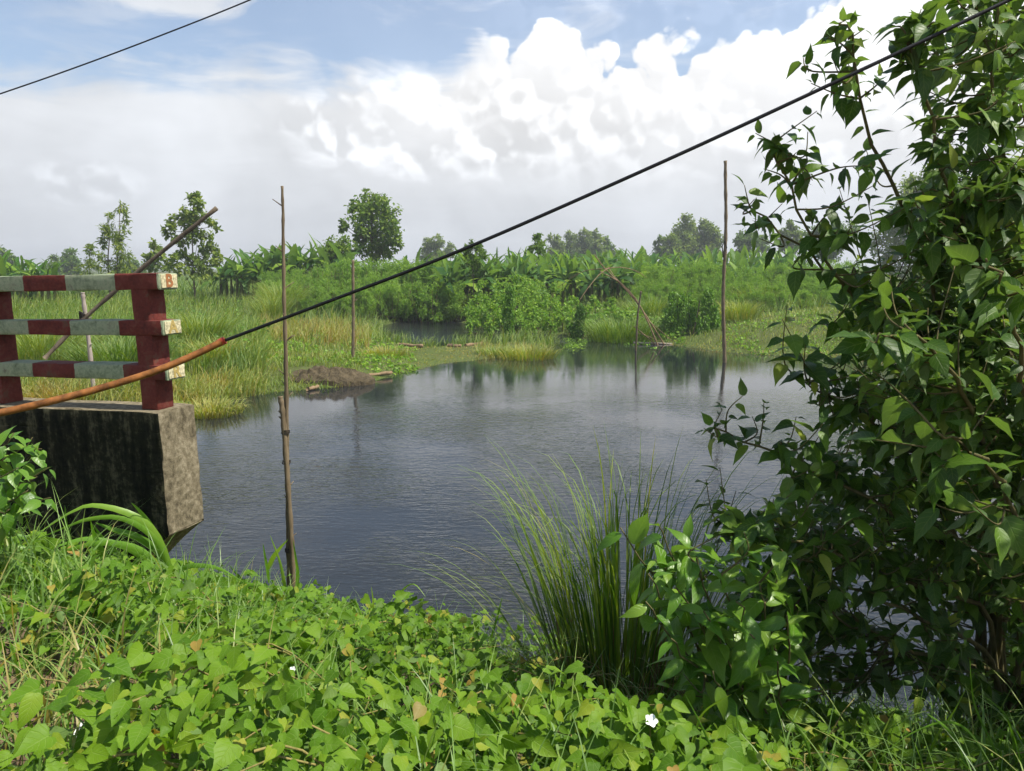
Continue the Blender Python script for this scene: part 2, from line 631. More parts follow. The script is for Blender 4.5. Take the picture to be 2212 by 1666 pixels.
rough_amp = (1.0 - calm * 0.88) * (0.15 + 1.5 * gust.ss(0.3, 0.75))
rough_amp = rough_amp + wy.ss(34.8, 37.0) * 0.75
h = (r1 * 0.6 + r2 * 0.34 + r3 * 0.3) * rough_amp
bn = bump(h, 1.0, 0.027)
wcol = mixc(gust.ss(0.3, 0.7), (.014, .018, .022), (.022, .024, .022))
pw = principled(wcol, 0.06, 0.5, bn)
pw.inputs['IOR'].default_value = 1.333
finish(pw.outputs[0])
M['water'] = m

# weathered concrete: pale cement under algae streaks, soot and painted shade on the long face
m = new_mat('weathered_concrete')
co = obj_co()
mp = node('ShaderNodeMapping')
link(co, mp.inputs[0])
mp.inputs['Scale'].default_value = (1, 1, 0.16)
stv = noise(mp.outputs[0], 9.0, 6, 0.65)
n1 = noise(co, 3.0, 6, 0.6)
n2 = noise(co, 22.0, 6, 0.7)
sepc = node('ShaderNodeSeparateXYZ')
link(co, sepc.inputs[0])
cx, cz = S(sepc.outputs[0]), S(sepc.outputs[2])
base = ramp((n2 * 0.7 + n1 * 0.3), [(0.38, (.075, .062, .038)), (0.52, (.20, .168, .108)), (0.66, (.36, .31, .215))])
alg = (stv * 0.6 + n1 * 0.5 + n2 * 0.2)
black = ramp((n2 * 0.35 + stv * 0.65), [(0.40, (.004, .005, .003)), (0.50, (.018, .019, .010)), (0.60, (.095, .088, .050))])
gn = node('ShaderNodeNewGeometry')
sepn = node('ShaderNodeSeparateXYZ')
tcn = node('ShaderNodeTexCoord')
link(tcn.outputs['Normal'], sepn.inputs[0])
front = (0.0 - S(sepn.outputs[1])).ss(0.3, 0.8)          # long face darkened as algae with its shade painted in, the end is bare
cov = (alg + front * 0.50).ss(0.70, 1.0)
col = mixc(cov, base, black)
board = S.math('FRACT', cz * 3.4)
seam = 1.0 - S.math('ABSOLUTE', board - 0.5).ss(0.0, 0.03)
hh = n2 * 0.8 + n1 * 0.6 - seam * front * 0.25
finish(principled(col, 0.95, 0.1, bump(hh, 0.8, 0.014)).outputs[0])
M['concrete'] = m


def paint_mat(name, stripes):
    """worn paint in bands along local x: list of (x, colour index)"""
    m = new_mat(name)
    co = obj_co()
    n1 = noise(co, 7.0, 6, 0.65)
    n2 = noise(co, 45.0, 5, 0.7)
    white = ramp((n1 * 0.55 + n2 * 0.45), [(0.34, (.11, .14, .08)), (0.5, (.27, .32, .20)), (0.66, (.44, .46, .31))])
    red = ramp((n1 * 0.6 + n2 * 0.4), [(0.34, (.060, .016, .012)), (0.52, (.145, .032, .024)), (0.68, (.20, .085, .055))])
    if stripes:
        sx = node('ShaderNodeSeparateXYZ')
        link(co, sx.inputs[0])
        x = (S(sx.outputs[0]) + (n2 - 0.5) * 0.012 + 2.0) / 4.0
        mask = S(ramp(x, [((p + 2) / 4, v) for p, v in stripes], 'CONSTANT'))
        col = mixc(mask, white, red)
    else:
        col = red
    dirt = (n1 * 0.8 + n2 * 0.35).ss(0.60, 0.76)
    col = mixc(dirt * 0.7, col, (.06, .055, .035))
    finish(principled(col, 0.8, 0.2, bump(n2 * 0.6 + n1, 0.45, 0.008)).outputs[0])
    return m


M['rail'] = paint_mat('striped_rail_paint', [(-2, 0), (-1.83, 1), (-1.39, 0), (-0.96, 1), (-0.57, 0), (-0.14, 1), (0.225, 0)])
M['post'] = paint_mat('red_post_paint', None)


def flat_mat(name, c, rough=0.7, spec=0.2, nscale=30, var=0.25):
    m = new_mat(name)
    n = noise(obj_co(), nscale, 5, 0.6)
    col = ramp(n, [(0.3, tuple(x * (1 - var) for x in c)), (0.7, tuple(min(1, x * (1 + var)) for x in c))])
    finish(principled(col, rough, spec, bump(n, 0.2, 0.004)).outputs[0])
    return m


M['cream'] = flat_mat('cream_paint', (.50, .45, .28), 0.8, 0.2, 55, 0.55)
M['brown_paint'] = flat_mat('brown_paint', (.33, .14, .055))
M['tan_paint'] = flat_mat('tan_paint', (.40, .30, .10))
M['cable'] = flat_mat('black_cable', (.012, .012, .013), 0.45, 0.3)
M['sleeve'] = flat_mat('orange_brown_sleeve', (.215, .085, .022), 0.55, 0.25, 22, 0.6)
M['sleeve_red'] = flat_mat('red_sleeve_end', (.42, .05, .03), 0.5, 0.3)
M['petal'] = flat_mat('white_petal', (.86, .86, .84), 0.6, 0.2, 30, 0.05)
M['rope'] = flat_mat('dark_rope', (.035, .03, .025), 0.9, 0.05)

# ------------------------------------------------------------------ the lie of the land
far_px = [(250, 884), (430, 884), (500, 864), (600, 847), (700, 840), (800, 829), (850, 812), (900, 800), (960, 786), (1030, 779), (1110, 770),
          (1170, 757), (1205, 745), (1195, 737), (1120, 737), (1060, 741), (1000, 741), (940, 749), (880, 743), (835, 733), (812, 714), (840, 698), (920, 692),
          (1000, 697), (1040, 712), (1130, 718), (1230, 727), (1300, 730), (1380, 737), (1470, 748), (1550, 760), (1640, 767), (1740, 770),
          (1850, 776), (2000, 786), (2300, 790)]
far_shore = [tuple(on_z(u, v, 0.0)[:2]) for u, v in far_px]
near_shore = [(26, 3.5), (9, 4.6), (4, 4.9), (2.5, 5.15), (1.2, 5.7), (0.2, 6.2), (-1, 6.6), (-2.4, 7.0), (-4, 7.4), (-9, 8.2), (-30, 9.0), (-30, 17.5)]
POND = np.array(far_shore + [(far_shore[-1][0] + 6, 16)] + near_shore)


def pond_sd(x, y):
    """signed distance to the pond outline: positive on land"""
    P = np.stack([np.asarray(x, float).ravel(), np.asarray(y, float).ravel()], -1)
    A_, B_ = POND, np.roll(POND, -1, axis=0)
    best = np.full(len(P), 1e9)
    inside = np.zeros(len(P), bool)
    for a, b in zip(A_, B_):
        ab = b - a
        t = np.clip(((P - a) @ ab) / (ab @ ab), 0, 1)
        d = np.linalg.norm(P - (a + t[:, None] * ab), axis=1)
        best = np.minimum(best, d)
        cr = ((a[1] > P[:, 1]) != (b[1] > P[:, 1]))
        with np.errstate(divide='ignore', invalid='ignore'):
            xi = (b[0] - a[0]) * (P[:, 1] - a[1]) / (b[1] - a[1]) + a[0]
        inside ^= cr & (P[:, 0] < xi)
    return np.where(inside, -best, best).reshape(np.shape(x))


def sstep(a, b, x):
    t = np.clip((x - a) / (b - a), 0, 1)
    return t * t * (3 - 2 * t)


def height(x, y, sd=None):
    x = np.asarray(x, float); y = np.asarray(y, float)
    if sd is None:
        sd = pond_sd(x, y)
    k = 0.455 + 0.10 * sstep(-1.0, -2.2, x) + 0.17 * sstep(0.6, 2.4, x)
    near = np.minimum(sd * k, 1.90)
    far = 0.05 + 0.40 * sstep(0, 2.5, sd) + 0.45 * sstep(3, 14, sd) - 0.08 * sstep(0.3, 0, sd)
    far = far + 0.9 * np.exp(-(((x - 17) / 7.0) ** 2 + ((y - 34) / 7.0) ** 2)) * sstep(1, 6, sd)
    low = np.exp(-((x + 1.5) / 5.5) ** 4 - ((y - 31.5) / 5.0) ** 4)
    far = far * (1 - .78 * low)
    w = sstep(9.0, 13.0, y)
    h = near * (1 - w) + far * w
    h = np.where(sd < 0, np.maximum(sd * 0.5, -1.2), h)
    bumpy = (vnoise(x * 1.7, y * 1.7, 3) - 0.5) * 0.14 + (vnoise(x * 0.5, y * 0.5, 5) - 0.5) * 0.12
    return h + bumpy * sstep(0.0, 1.2, sd) * (y < 200)


xs = np.unique(np.concatenate([-np.geomspace(14, 1200, 32), np.linspace(-14, 22, 150), np.geomspace(22.5, 1200, 32)]))
ys = np.unique(np.concatenate([np.linspace(-40, 0.5, 14), np.linspace(0.8, 9, 46), np.linspace(9.3, 46, 120), np.geomspace(47, 1400, 38)]))
X, Yg = np.meshgrid(xs, ys)
Z = height(X, Yg)
nx, ny = len(xs), len(ys)
idx = np.arange(nx * ny).reshape(ny, nx)
g = G()
g.add(np.stack([X, Yg, Z], -1).reshape(-1, 3), np.stack([idx[:-1, :-1], idx[:-1, 1:], idx[1:, 1:], idx[1:, :-1]], -1).reshape(-1, 4))
ground = g.build('ground', M['ground'])
tag(ground, 'earth bank and flat fields around the pond', 'ground', kind='structure')

g = G()
wx0, wx1, wy0, wy1 = -32, 40, 3.0, 50
g.add([(wx0, wy0, 0), (wx1, wy0, 0), (wx1, wy1, 0), (wx0, wy1, 0)], [(0, 1, 2, 3)])
water = g.build('water', M['water'])
tag(water, 'dark rippled pond water between the banks', 'pond', kind='structure')


def hz(x, y):
    return float(height(np.array([x]), np.array([y]))[0])


# ------------------------------------------------------------------ bridge end: parapet on its wing wall
def worn_box(name, lo, hi, mat, parent, cuts=(1, 1, 1), bevel=0.012, jitter=0.003):
    """box from lo to hi with softened, slightly uneven arrises"""
    import bmesh
    bm = bmesh.new()
    bmesh.ops.create_cube(bm, size=1.0)
    for v in bm.verts:
        v.co = Vector([lo[i] + (v.co[i] + 0.5) * (hi[i] - lo[i]) for i in range(3)])
    for ax in range(3):
        for k in range(1, cuts[ax]):
            p = [0, 0, 0]; n = [0, 0, 0]
            p[ax] = lo[ax] + (hi[ax] - lo[ax]) * k / cuts[ax]; n[ax] = 1
            bmesh.ops.bisect_plane(bm, geom=bm.verts[:] + bm.edges[:] + bm.faces[:], plane_co=p, plane_no=n)
    sharp = [e for e in bm.edges if len(e.link_faces) == 2 and e.calc_face_angle() > 0.5]
    bmesh.ops.bevel(bm, geom=sharp, offset=bevel, segments=2, affect='EDGES', profile=0.6)
    for v in bm.verts:
        v.co += Vector([random.uniform(-jitter, jitter) for _ in range(3)])
    me = bpy.data.meshes.new(name)
    bm.to_mesh(me)
    bm.free()
    me.polygons.foreach_set('use_smooth', np.full(len(me.polygons), True))
    me.set_sharp_from_angle(angle=R(40))
    return link_obj(name, me, parent, mat)


O = at(306, 884, 5.35)
rx = -sight(-4500, 691).normalized()
ry = Vector((-rx.y, rx.x, 0)).normalized()
rz_ = rx.cross(ry)
bridge = empty('bridge_parapet', O, 'concrete bridge parapet with red and pale green striped rails on a wing wall', 'bridge')
bridge.rotation_euler = Matrix((rx, ry, rz_)).transposed().to_euler()

RZ = [(0.848, 0.960), (0.528, 0.634), (0.212, 0.318)]
for x0 in (0.0, -1.42, -2.84):
    worn_box('post', (x0, 0.0, -0.005), (x0 + 0.14, 0.17, 0.925), M['post'], bridge, (1, 1, 9), 0.012, 0.0025)
rails = []
for z0, z1 in RZ:
    rails.append(worn_box('rail', (-3.3, -0.006, z0), (0.25, 0.180, z1), M['rail'], bridge, (30, 2, 2), 0.012, 0.003))


def letter(ch, size, mat, loc, parent):
    cu = bpy.data.curves.new('letter', 'FONT')
    cu.body = ch
    cu.size = size
    cu.align_x = 'CENTER'
    cu.align_y = 'CENTER'
    cu.extrude = 0.001
    cu.offset = 0.004
    tmp = bpy.data.objects.new('tmp', cu)
    COL.objects.link(tmp)
    bpy.context.view_layer.update()
    me = bpy.data.meshes.new_from_object(tmp.evaluated_get(bpy.context.evaluated_depsgraph_get()))
    bpy.data.objects.remove(tmp)
    bpy.data.curves.remove(cu)
    o = link_obj('letter', me, parent, mat)
    o.location = loc
    o.rotation_euler = (R(90), 0, R(90))
    return o


# painted end faces of the rails
for (z0, z1), rail, ch, lm in zip(RZ, rails, ('B', 'A', 'R'), ('brown_paint', 'tan_paint', 'tan_paint')):
    zc = (z0 + z1) / 2
    worn_box('end_plate', (0.2485, 0.010, z0 + 0.010), (0.2555, 0.170, z1 - 0.010), M['cream'], rail, (1, 3, 3), 0.002, 0.0015)
    letter(ch, 0.125, M[lm], (0.2575, 0.086, zc), rail)

# wing wall: haunched concrete slab
prof = [(0.215, -0.005), (0.215, -0.90), (0.02, -1.06), (-0.45, -1.50), (-0.9, -1.9), (-7.0, -1.9), (-7.0, -0.005)]
import bmesh
bm = bmesh.new()
y0, y1 = -0.085, 0.29
vf = [bm.verts.new((x, y0, z)) for x, z in prof]
vb = [bm.verts.new((x, y1, z)) for x, z in prof]
bm.faces.new(vf)
bm.faces.new(vb[::-1])
for i in range(len(prof)):
    j = (i + 1) % len(prof)
    bm.faces.new((vf[j], vf[i], vb[i], vb[j]))
bmesh.ops.recalc_face_normals(bm, faces=bm.faces[:])
for k in range(1, 10):
    bmesh.ops.bisect_plane(bm, geom=bm.verts[:] + bm.edges[:] + bm.faces[:], plane_co=(0, 0, -0.1 * k), plane_no=(0, 0, 1))
for xx in (0.1, -0.1, -0.3, -0.55, -0.8, -1.1, -1.4, -1.8, -2.2):
    bmesh.ops.bisect_plane(bm, geom=bm.verts[:] + bm.edges[:] + bm.faces[:], plane_co=(xx, 0, 0), plane_no=(1, 0, 0))
bmesh.ops.bisect_plane(bm, geom=bm.verts[:] + bm.edges[:] + bm.faces[:], plane_co=(0, 0.1, 0), plane_no=(0, 1, 0))
sharp = [e for e in bm.edges if len(e.link_faces) == 2 and e.calc_face_angle() > 0.3]
bmesh.ops.bevel(bm, geom=sharp, offset=0.012, segments=2, affect='EDGES', profile=0.6)
for v in bm.verts:
    v.co += Vector([random.uniform(-.005, .005) for _ in range(3)])
me = bpy.data.meshes.new('wing_wall')
bm.to_mesh(me)
bm.free()
me.polygons.foreach_set('use_smooth', np.full(len(me.polygons), True))
me.set_sharp_from_angle(angle=R(35))
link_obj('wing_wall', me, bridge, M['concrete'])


# ------------------------------------------------------------------ poles of bamboo and wood
def smooth_path(P, n):
    P = np.array([tuple(p) for p in P], float)
    if len(P) == 2:
        return P[0] + (P[1] - P[0]) * np.linspace(0, 1, n)[:, None]
    t = np.linspace(0, len(P) - 1, n)
    out_ = []
    for a in t:
        i = min(int(a), len(P) - 2)
        f = a - i
        p0, p1, p2, p3 = P[max(i - 1, 0)], P[i], P[i + 1], P[min(i + 2, len(P) - 1)]
        out_.append(0.5 * ((2 * p1) + (p2 - p0) * f + (2 * p0 - 5 * p1 + 4 * p2 - p3) * f * f + (3 * p1 - p0 - 3 * p2 + p3) * f ** 3))
    return np.array(out_)


def cane(g, P, r0, r1, gap=0.3, seg=8, wob=0.0, node_r=1.25):
    """a jointed pole along P"""
    L = float(np.sum(np.linalg.norm(np.diff(np.array([tuple(p) for p in P]), axis=0), axis=1)))
    n = max(6, int(L / gap))
    path = smooth_path(P, n * 3 + 1)
    path += np.cumsum(rng.normal(0, wob / 3, path.shape), axis=0) * np.array((1, 1, 0.2))
    t = np.linspace(0, 1, len(path))
    r = r0 + (r1 - r0) * t
    r = r * np.where(np.arange(len(path)) % 3 == 0, node_r, 1.0)
    tube(g, path, r, seg)
    return path


def stubs(parent, path, which, length, rad, mat):
    for i in which:
        i = min(i, len(path) - 1)
        a = rng.uniform(0, 2 * math.pi)
        d = np.array((math.cos(a), math.sin(a) * 0.4, 0.7))
        gg = G()
        tube(gg, [path[i], path[i] + d * length * 0.5, path[i] + d * length], [rad, rad * 0.8, rad * 0.55], 5)
        gg.build('twig_stub', mat, parent)


def pole(name, label, P, r0, r1, mat, gap=0.3, wob=0.004, n_stub=0, stub_len=0.12, cat='pole', group=None):
    t = empty(name, P[0], label, cat, group)
    gg = G()
    path = cane(gg, P, r0, r1, gap, 8, wob) - np.array(P[0])
    gg.v = [v - np.array(P[0]) for v in gg.v]
    gg.build('shaft', mat, t)
    if n_stub:
        stubs(t, path, rng.integers(2, len(path) - 1, n_stub), stub_len, max(r1 * 0.5, .007), mat)
    return t


b = on_z(627, 1292, 0.0)
YP = b.y
near_pole = pole('bamboo_pole', 'tall thin knotty bamboo pole rising from the water beside the bridge', [at(630, 1390, YP), at(626, 1240, YP), at(619, 900, YP), at(612, 600, YP), at(608, 403, YP)],
                 0.030, 0.012, M['bamboo'], 0.28, 0.006, 18, 0.10)
brace = pole('bamboo_stake', 'short thick bamboo stake lashed to the tall pole near the water', [at(636, 1380, YP - .04), at(634, 1260, YP - .04), at(627, 1120, YP - .05), at(612, 920, YP - .03), at(604, 856, YP - .02)],
             0.028, 0.025, M['bamboo'], 0.22, 0.003, 7, 0.05)
for v in (935, 1000, 1190):
    gg = G()
    c = at(617 + (v - 935) * 0.03, v, YP - 0.02)
    for k in range(4):
        a = np.linspace(0, 2 * np.pi, 13)
        tube(gg, np.stack([np.cos(a) * 0.042 - 0.0, np.sin(a) * 0.042, np.sin(a + k) * 0.008 + k * 0.008], -1), 0.004, 5, 0.5, False)
    o = gg.build('lashing', M['rope'], brace)
    o.location = c - brace.location

b = on_z(762, 793, 0.12)
pole('bamboo_pole', 'jointed bamboo pole standing on the muddy spit by the mud heap', [b + Vector((0, 0, -.4)), b, at(763, 700, b.y), at(762, 562, b.y)], 0.060, 0.045, M['bamboo'], 0.26, 0.004, 8, 0.14)
b = on_z(1564, 783, 0.0)
t = pole('wooden_pole', 'tall bare wooden pole standing in the water near the far bank', [b + Vector((0, 0, -.6)), b, at(1561, 640, b.y), at(1566, 500, b.y), at(1565, 348, b.y)], 0.072, 0.052, M['bamboo'], 0.5, 0.008, 9, 0.10)
gg = G()
tube(gg, [at(1563, 552, b.y - .1), at(1570, 535, b.y - .08), at(1566, 520, b.y - .09), at(1560, 532, b.y - .08), at(1562, 556, b.y - .1)], 0.02, 5)
o = gg.build('rope_loop', M['rope'], t, origin=tuple(t.location))

# two poles seen behind the parapet
YB = 19.3
pole('bamboo_pole', 'pale upright bamboo pole seen through the parapet rails', [at(210, 905, YB), at(204, 860, YB), at(192, 740, YB), at(181, 655, YB), at(178, 632, YB)], 0.054, 0.046, M['bamboo_pale'], 0.42, 0.004, 6, 0.14)
t = pole('slanted_pole', 'long dark pole slanting up behind the bridge parapet', [at(96, 775, YB - .6), at(180, 690, YB - .12), at(300, 585, YB), at(467, 450, YB)], 0.048, 0.050, M['bark'], 0.9, 0.003)
gg = G()
for k in range(5):
    a = np.linspace(0, 2 * np.pi, 11)
    tube(gg, np.stack([np.cos(a) * 0.09, np.sin(a) * 0.09, np.cos(a + 1 + k * .3) * 0.09 + (k - 2) * 0.03], -1), 0.018, 5, 0.5, False)
o = gg.build('lashing', M['rope'], t)
o.location = at(181, 686, YB - .08) - t.location


# ------------------------------------------------------------------ lift net frame on the far bank
def z2(x, y): return ((1200 + x / 1.58) / 1.8445, (700 + y / 1.58) / 1.8445)
def z3(x, y): return ((2400 + x / 1.58) / 1.8445, (600 + y / 1.58) / 1.8445)
def z1(x, y): return ((x / 1.58) / 1.8445, (700 + y / 1.58) / 1.8445)


yb = on_z(1420, 742, 0.05).y
net = empty('lift_net_frame', at(1420, 742, yb), 'bamboo lift net frame with bent ribs leaning out from the far bank', 'fishing frame')
org = tuple(net.location)


def frame_part(name, pts, r0, r1, mat='bamboo_tan'):
    gg = G()
    P = [at(u, v, yb + d) for u, v, d in pts]
    cane(gg, P, r0 * .62, r1 * .62, 0.35, 6, 0.004)
    return gg.build(name, M[mat], net, origin=org)


frame_part('long_pole', [(*z3(388, 1218), 0), (*z3(205, 940), -.2), (*z3(20, 745), -.5), (*z3(-45, 660), -.6)], 0.055, 0.035)
frame_part('long_pole', [(*z3(350, 1228), -.2), (*z3(240, 985), -.3), (*z3(120, 840), -.5), (*z3(0, 770), -.6), (*z2(1885, 600), -.6)], 0.045, 0.030)
frame_part('rib', [(*z2(1945, 585), -.6), (*z2(1880, 588), -.4), (*z2(1790, 600), .2), (*z2(1700, 645), .6), (*z2(1620, 702), .8)], 0.035, 0.015)
frame_part('rib', [(*z2(1945, 578), -.6), (*z2(1880, 620), -1.0), (*z2(1810, 700), -1.5), (*z2(1750, 785), -1.8)], 0.035, 0.018)
frame_part('rib', [(*z2(1915, 590), -.6), (*z2(1990, 577), -.4), (*z2(2070, 588), -.1), (*z2(2130, 612), .1), (*z2(2175, 645), .3)], 0.035, 0.015)
frame_part('rib', [(*z2(1930, 575), -.6), (*z2(1985, 650), -1.0), (*z2(2060, 720), -1.3), (*z2(2130, 800), -1.5)], 0.030, 0.018)
frame_part('base_log', [(*z3(195, 1210), 0), (*z3(330, 1214), .05), (*z3(470, 1219), .1)], 0.075, 0.06, 'bamboo_pale')
frame_part('base_log', [(*z3(215, 1250), -.3), (*z3(340, 1236), -.2), (*z3(460, 1222), -.1)], 0.06, 0.05)
frame_part('brace', [(*z3(202, 1108), -.2), (*z3(270, 1165), -.1), (*z3(345, 1230), 0)], 0.040, 0.035)
frame_part('brace', [(*z3(250, 1040), -.2), (*z3(360, 1130), -.1), (*z3(440, 1200), 0)], 0.022, 0.018)
frame_part('brace', [(*z3(225, 1150), -.2), (*z3(300, 1175), -.1), (*z3(385, 1212), 0)], 0.022, 0.018)
b = on_z(*z3(210, 1262), 0.0)
pole('thin_stake', 'thin dark stake standing in the water at the lift net frame', [b + Vector((0, 0, -.5)), b, at(*z3(222, 1050), b.y), at(*z3(243, 885), b.y)], 0.045, 0.03, M['bark'], 0.5, 0.006)
pole('leaning_stick', 'thin stick leaning on the grassy bank right of the lift net', [at(*z3(570, 1160), yb + 1.2), at(*z3(595, 1050), yb + 1.2), at(*z3(615, 945), yb + 1.2)], 0.03, 0.02, M['bamboo'], 0.5, 0.004)

# ------------------------------------------------------------------ cables
cab = empty('guy_cable', at(480, 738, 3.35), 'thick black cable slanting across the pond with an orange brown sleeve', 'cable')
org = tuple(cab.location)
pts = [(2700, -255, 2.9), (2180, 0, 2.98), (1750, 203, 3.06), (1400, 364, 3.13), (1000, 539, 3.21), (700, 655, 3.28), (480, 738, 3.35)]
gg = G()
tube(gg, smooth_path([at(u, v, y) for u, v, y in pts], 60), 0.0078, 8)
gg.build('wire', M['cable'], cab, origin=org)
pts = [(482, 737, 3.35), (420, 767, 3.30), (330, 804, 3.22), (220, 838, 3.14), (110, 867, 3.05), (0, 892, 2.98), (-150, 922, 2.85), (-420, 1010, 2.7), (-760, 1180, 2.6), (-1000, 1380, 2.5)]
gg = G()
tube(gg, smooth_path([at(u, v, y) for u, v, y in pts], 44), 0.0155, 10)
gg.build('sleeve', M['sleeve'], cab, origin=org)
gg = G()
tube(gg, [at(486, 735, 3.352), at(478, 739, 3.349), at(468, 744, 3.344)], [0.0168, 0.0172, 0.0165], 10)
gg.build('sleeve_end', M['sleeve_red'], cab, origin=org)
gg = G()
tube(gg, smooth_path([at(-320, 310, 9.0), at(0, 203, 9.0), at(180, 140, 9.0), at(360, 72, 9.0), at(540, 0, 9.0), at(800, -112, 9.0)], 40), 0.0078, 6)
o = gg.build('overhead_wire', M['cable'], origin=tuple(at(0, 203, 9.0)))
o.location = at(0, 203, 9.0)
tag(o, 'thin dark overhead wire crossing the upper left sky', 'wire')


# ------------------------------------------------------------------ trees
def ball(n, shell=0.5):
    d = unit(rng.normal(size=(n, 3)))
    r = rng.uniform(0, 1, n) ** (1 / 3)
    r = shell * (0.75 + 0.25 * r) + (1 - shell) * r
    return d * r[:, None], d


def crown_leaves(g, C, Rr, n, size, tpl, up=0.6, droop=0.3, tint=(0.1, 0.8), squash=1.0):
    """leaves in a lumpy ball"""
    o_, d = ball(n, 0.45)
    # break the ball into sub-clumps so that gaps and light sides show
    k = max(3, int(n / 26))
    cc, _ = ball(k, 0.6)
    near = cc[rng.integers(0, k, n)]
    o_ = near * 0.85 + rng.normal(0, 0.20, (n, 3))
    P = np.array(C) + o_ * np.array((Rr, Rr, Rr * squash))
    nrm = unit(unit(o_) * 0.7 + rng.normal(0, 0.55, (n, 3)) + np.array((0, 0, up)))
    al = unit(rng.normal(0, 1, (n, 3)) + unit(o_) * 0.6 + np.array((0, 0, -droop)))
    sz = size * rng.uniform(0.65, 1.35, n)
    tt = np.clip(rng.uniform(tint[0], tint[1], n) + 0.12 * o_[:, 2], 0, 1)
    g.inst(tpl, frames(al, nrm) * sz[:, None, None], P, tt)


def tree(name, label, blobs, Y, mat, trunk_px, dens=1.0, size=0.26, tpl=RHOMB, tint=(0.1, 0.8), droop=0.3, group=None, depth=0.8, tr=0.10, n_k=360, cat='tree'):
    """blobs: (u, v, r) of foliage lumps at distance Y; trunk_px: list of trunk lines [(u,v),...] from the top down"""
    base = trunk_px[0][-1]
    p0 = at(base[0], base[1], Y)
    p0.z = hz(p0.x, p0.y) - 0.05
    t = empty(name, p0, label, cat, group)
    gc = G()
    gt = G()
    for (u, v, r) in blobs:
        rr = r * Y / FPX
        c = at(u, v, Y) + Vector((0, random.uniform(-depth, depth) * rr * 1.2, 0))
        n = int(n_k * dens * max(0.35, (rr / 0.9) ** 1.6) * (0.26 / size) ** 1.2)
        crown_leaves(gc, c, rr * 1.08, n, size, tpl, 0.55, droop, tint)
        # a limb into the lump
        near = min((abs(q[1] - v - r * 1.2) + abs(q[0] - u), q) for line in trunk_px for q in line)[1]
        a = at(near[0], near[1], Y)
        if (c - a).length > 0.2:
            midp = a * 0.5 + c * 0.5 + Vector((0, 0, -0.12 * (c - a).length))
            tube(gt, smooth_path([a, midp, c], 6), np.linspace(tr * 0.42, tr * 0.10, 6), 5)
    for line in trunk_px:
        P = [at(u, v, Y) for u, v in line][::-1]
        P[0] = Vector((P[0].x, P[0].y, min(P[0].z, p0.z)))
        n = 12
        tube(gt, smooth_path(P, n), np.linspace(tr, tr * 0.22, n), 7)
    gt.build('trunk', M['bark'], t, origin=tuple(p0))
    gc.build('crown', mat, t, smooth=False, origin=tuple(p0))
    return t


def zb(f, lst, k=1.58 * 1.8445):
    return [(*f(x, y), r / k) for x, y, r in lst]


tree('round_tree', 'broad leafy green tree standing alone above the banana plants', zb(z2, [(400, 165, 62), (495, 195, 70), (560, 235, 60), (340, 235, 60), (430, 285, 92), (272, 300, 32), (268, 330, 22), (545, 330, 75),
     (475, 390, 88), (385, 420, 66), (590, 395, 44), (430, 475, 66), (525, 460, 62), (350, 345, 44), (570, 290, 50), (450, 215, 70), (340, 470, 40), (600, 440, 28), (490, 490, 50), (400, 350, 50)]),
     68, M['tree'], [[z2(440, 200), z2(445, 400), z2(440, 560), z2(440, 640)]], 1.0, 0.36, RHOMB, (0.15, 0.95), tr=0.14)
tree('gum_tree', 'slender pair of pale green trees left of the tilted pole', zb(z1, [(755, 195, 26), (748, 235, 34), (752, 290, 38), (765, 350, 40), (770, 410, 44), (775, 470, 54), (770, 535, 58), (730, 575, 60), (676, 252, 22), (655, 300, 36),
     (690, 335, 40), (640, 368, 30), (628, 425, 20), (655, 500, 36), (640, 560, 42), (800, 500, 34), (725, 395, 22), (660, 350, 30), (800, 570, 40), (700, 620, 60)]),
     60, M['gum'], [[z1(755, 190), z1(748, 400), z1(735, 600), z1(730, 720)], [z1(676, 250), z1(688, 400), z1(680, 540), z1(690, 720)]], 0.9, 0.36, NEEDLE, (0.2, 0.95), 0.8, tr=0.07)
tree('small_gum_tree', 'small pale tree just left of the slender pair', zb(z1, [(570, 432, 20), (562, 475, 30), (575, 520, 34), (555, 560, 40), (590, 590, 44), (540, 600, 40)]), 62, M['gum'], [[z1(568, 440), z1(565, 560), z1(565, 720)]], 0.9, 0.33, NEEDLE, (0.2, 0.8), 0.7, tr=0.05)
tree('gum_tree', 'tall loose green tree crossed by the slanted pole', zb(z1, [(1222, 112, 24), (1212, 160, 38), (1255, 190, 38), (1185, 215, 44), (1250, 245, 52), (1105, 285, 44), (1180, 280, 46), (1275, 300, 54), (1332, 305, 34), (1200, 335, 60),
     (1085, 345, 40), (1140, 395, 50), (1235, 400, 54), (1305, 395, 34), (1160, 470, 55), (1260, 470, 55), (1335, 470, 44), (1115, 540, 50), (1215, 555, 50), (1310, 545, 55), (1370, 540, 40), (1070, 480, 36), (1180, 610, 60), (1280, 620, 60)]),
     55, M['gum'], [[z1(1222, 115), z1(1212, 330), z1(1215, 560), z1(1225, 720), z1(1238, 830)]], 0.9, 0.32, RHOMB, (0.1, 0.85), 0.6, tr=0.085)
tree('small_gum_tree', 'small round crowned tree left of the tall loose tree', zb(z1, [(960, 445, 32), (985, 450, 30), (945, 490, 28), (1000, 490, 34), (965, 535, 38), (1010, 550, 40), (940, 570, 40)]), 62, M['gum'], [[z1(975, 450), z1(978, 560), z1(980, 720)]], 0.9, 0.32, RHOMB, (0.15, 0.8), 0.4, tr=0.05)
tree('leafy_tree', 'dark low tree among banana plants left of the round tree', [(738, 522, 16), (720, 530, 18), (748, 540, 18), (705, 545, 18), (730, 552, 20)], 60, M['tree'], [[(730, 520), (728, 600)]], 0.9, 0.26, RHOMB, (0.3, 0.9), tr=0.05)
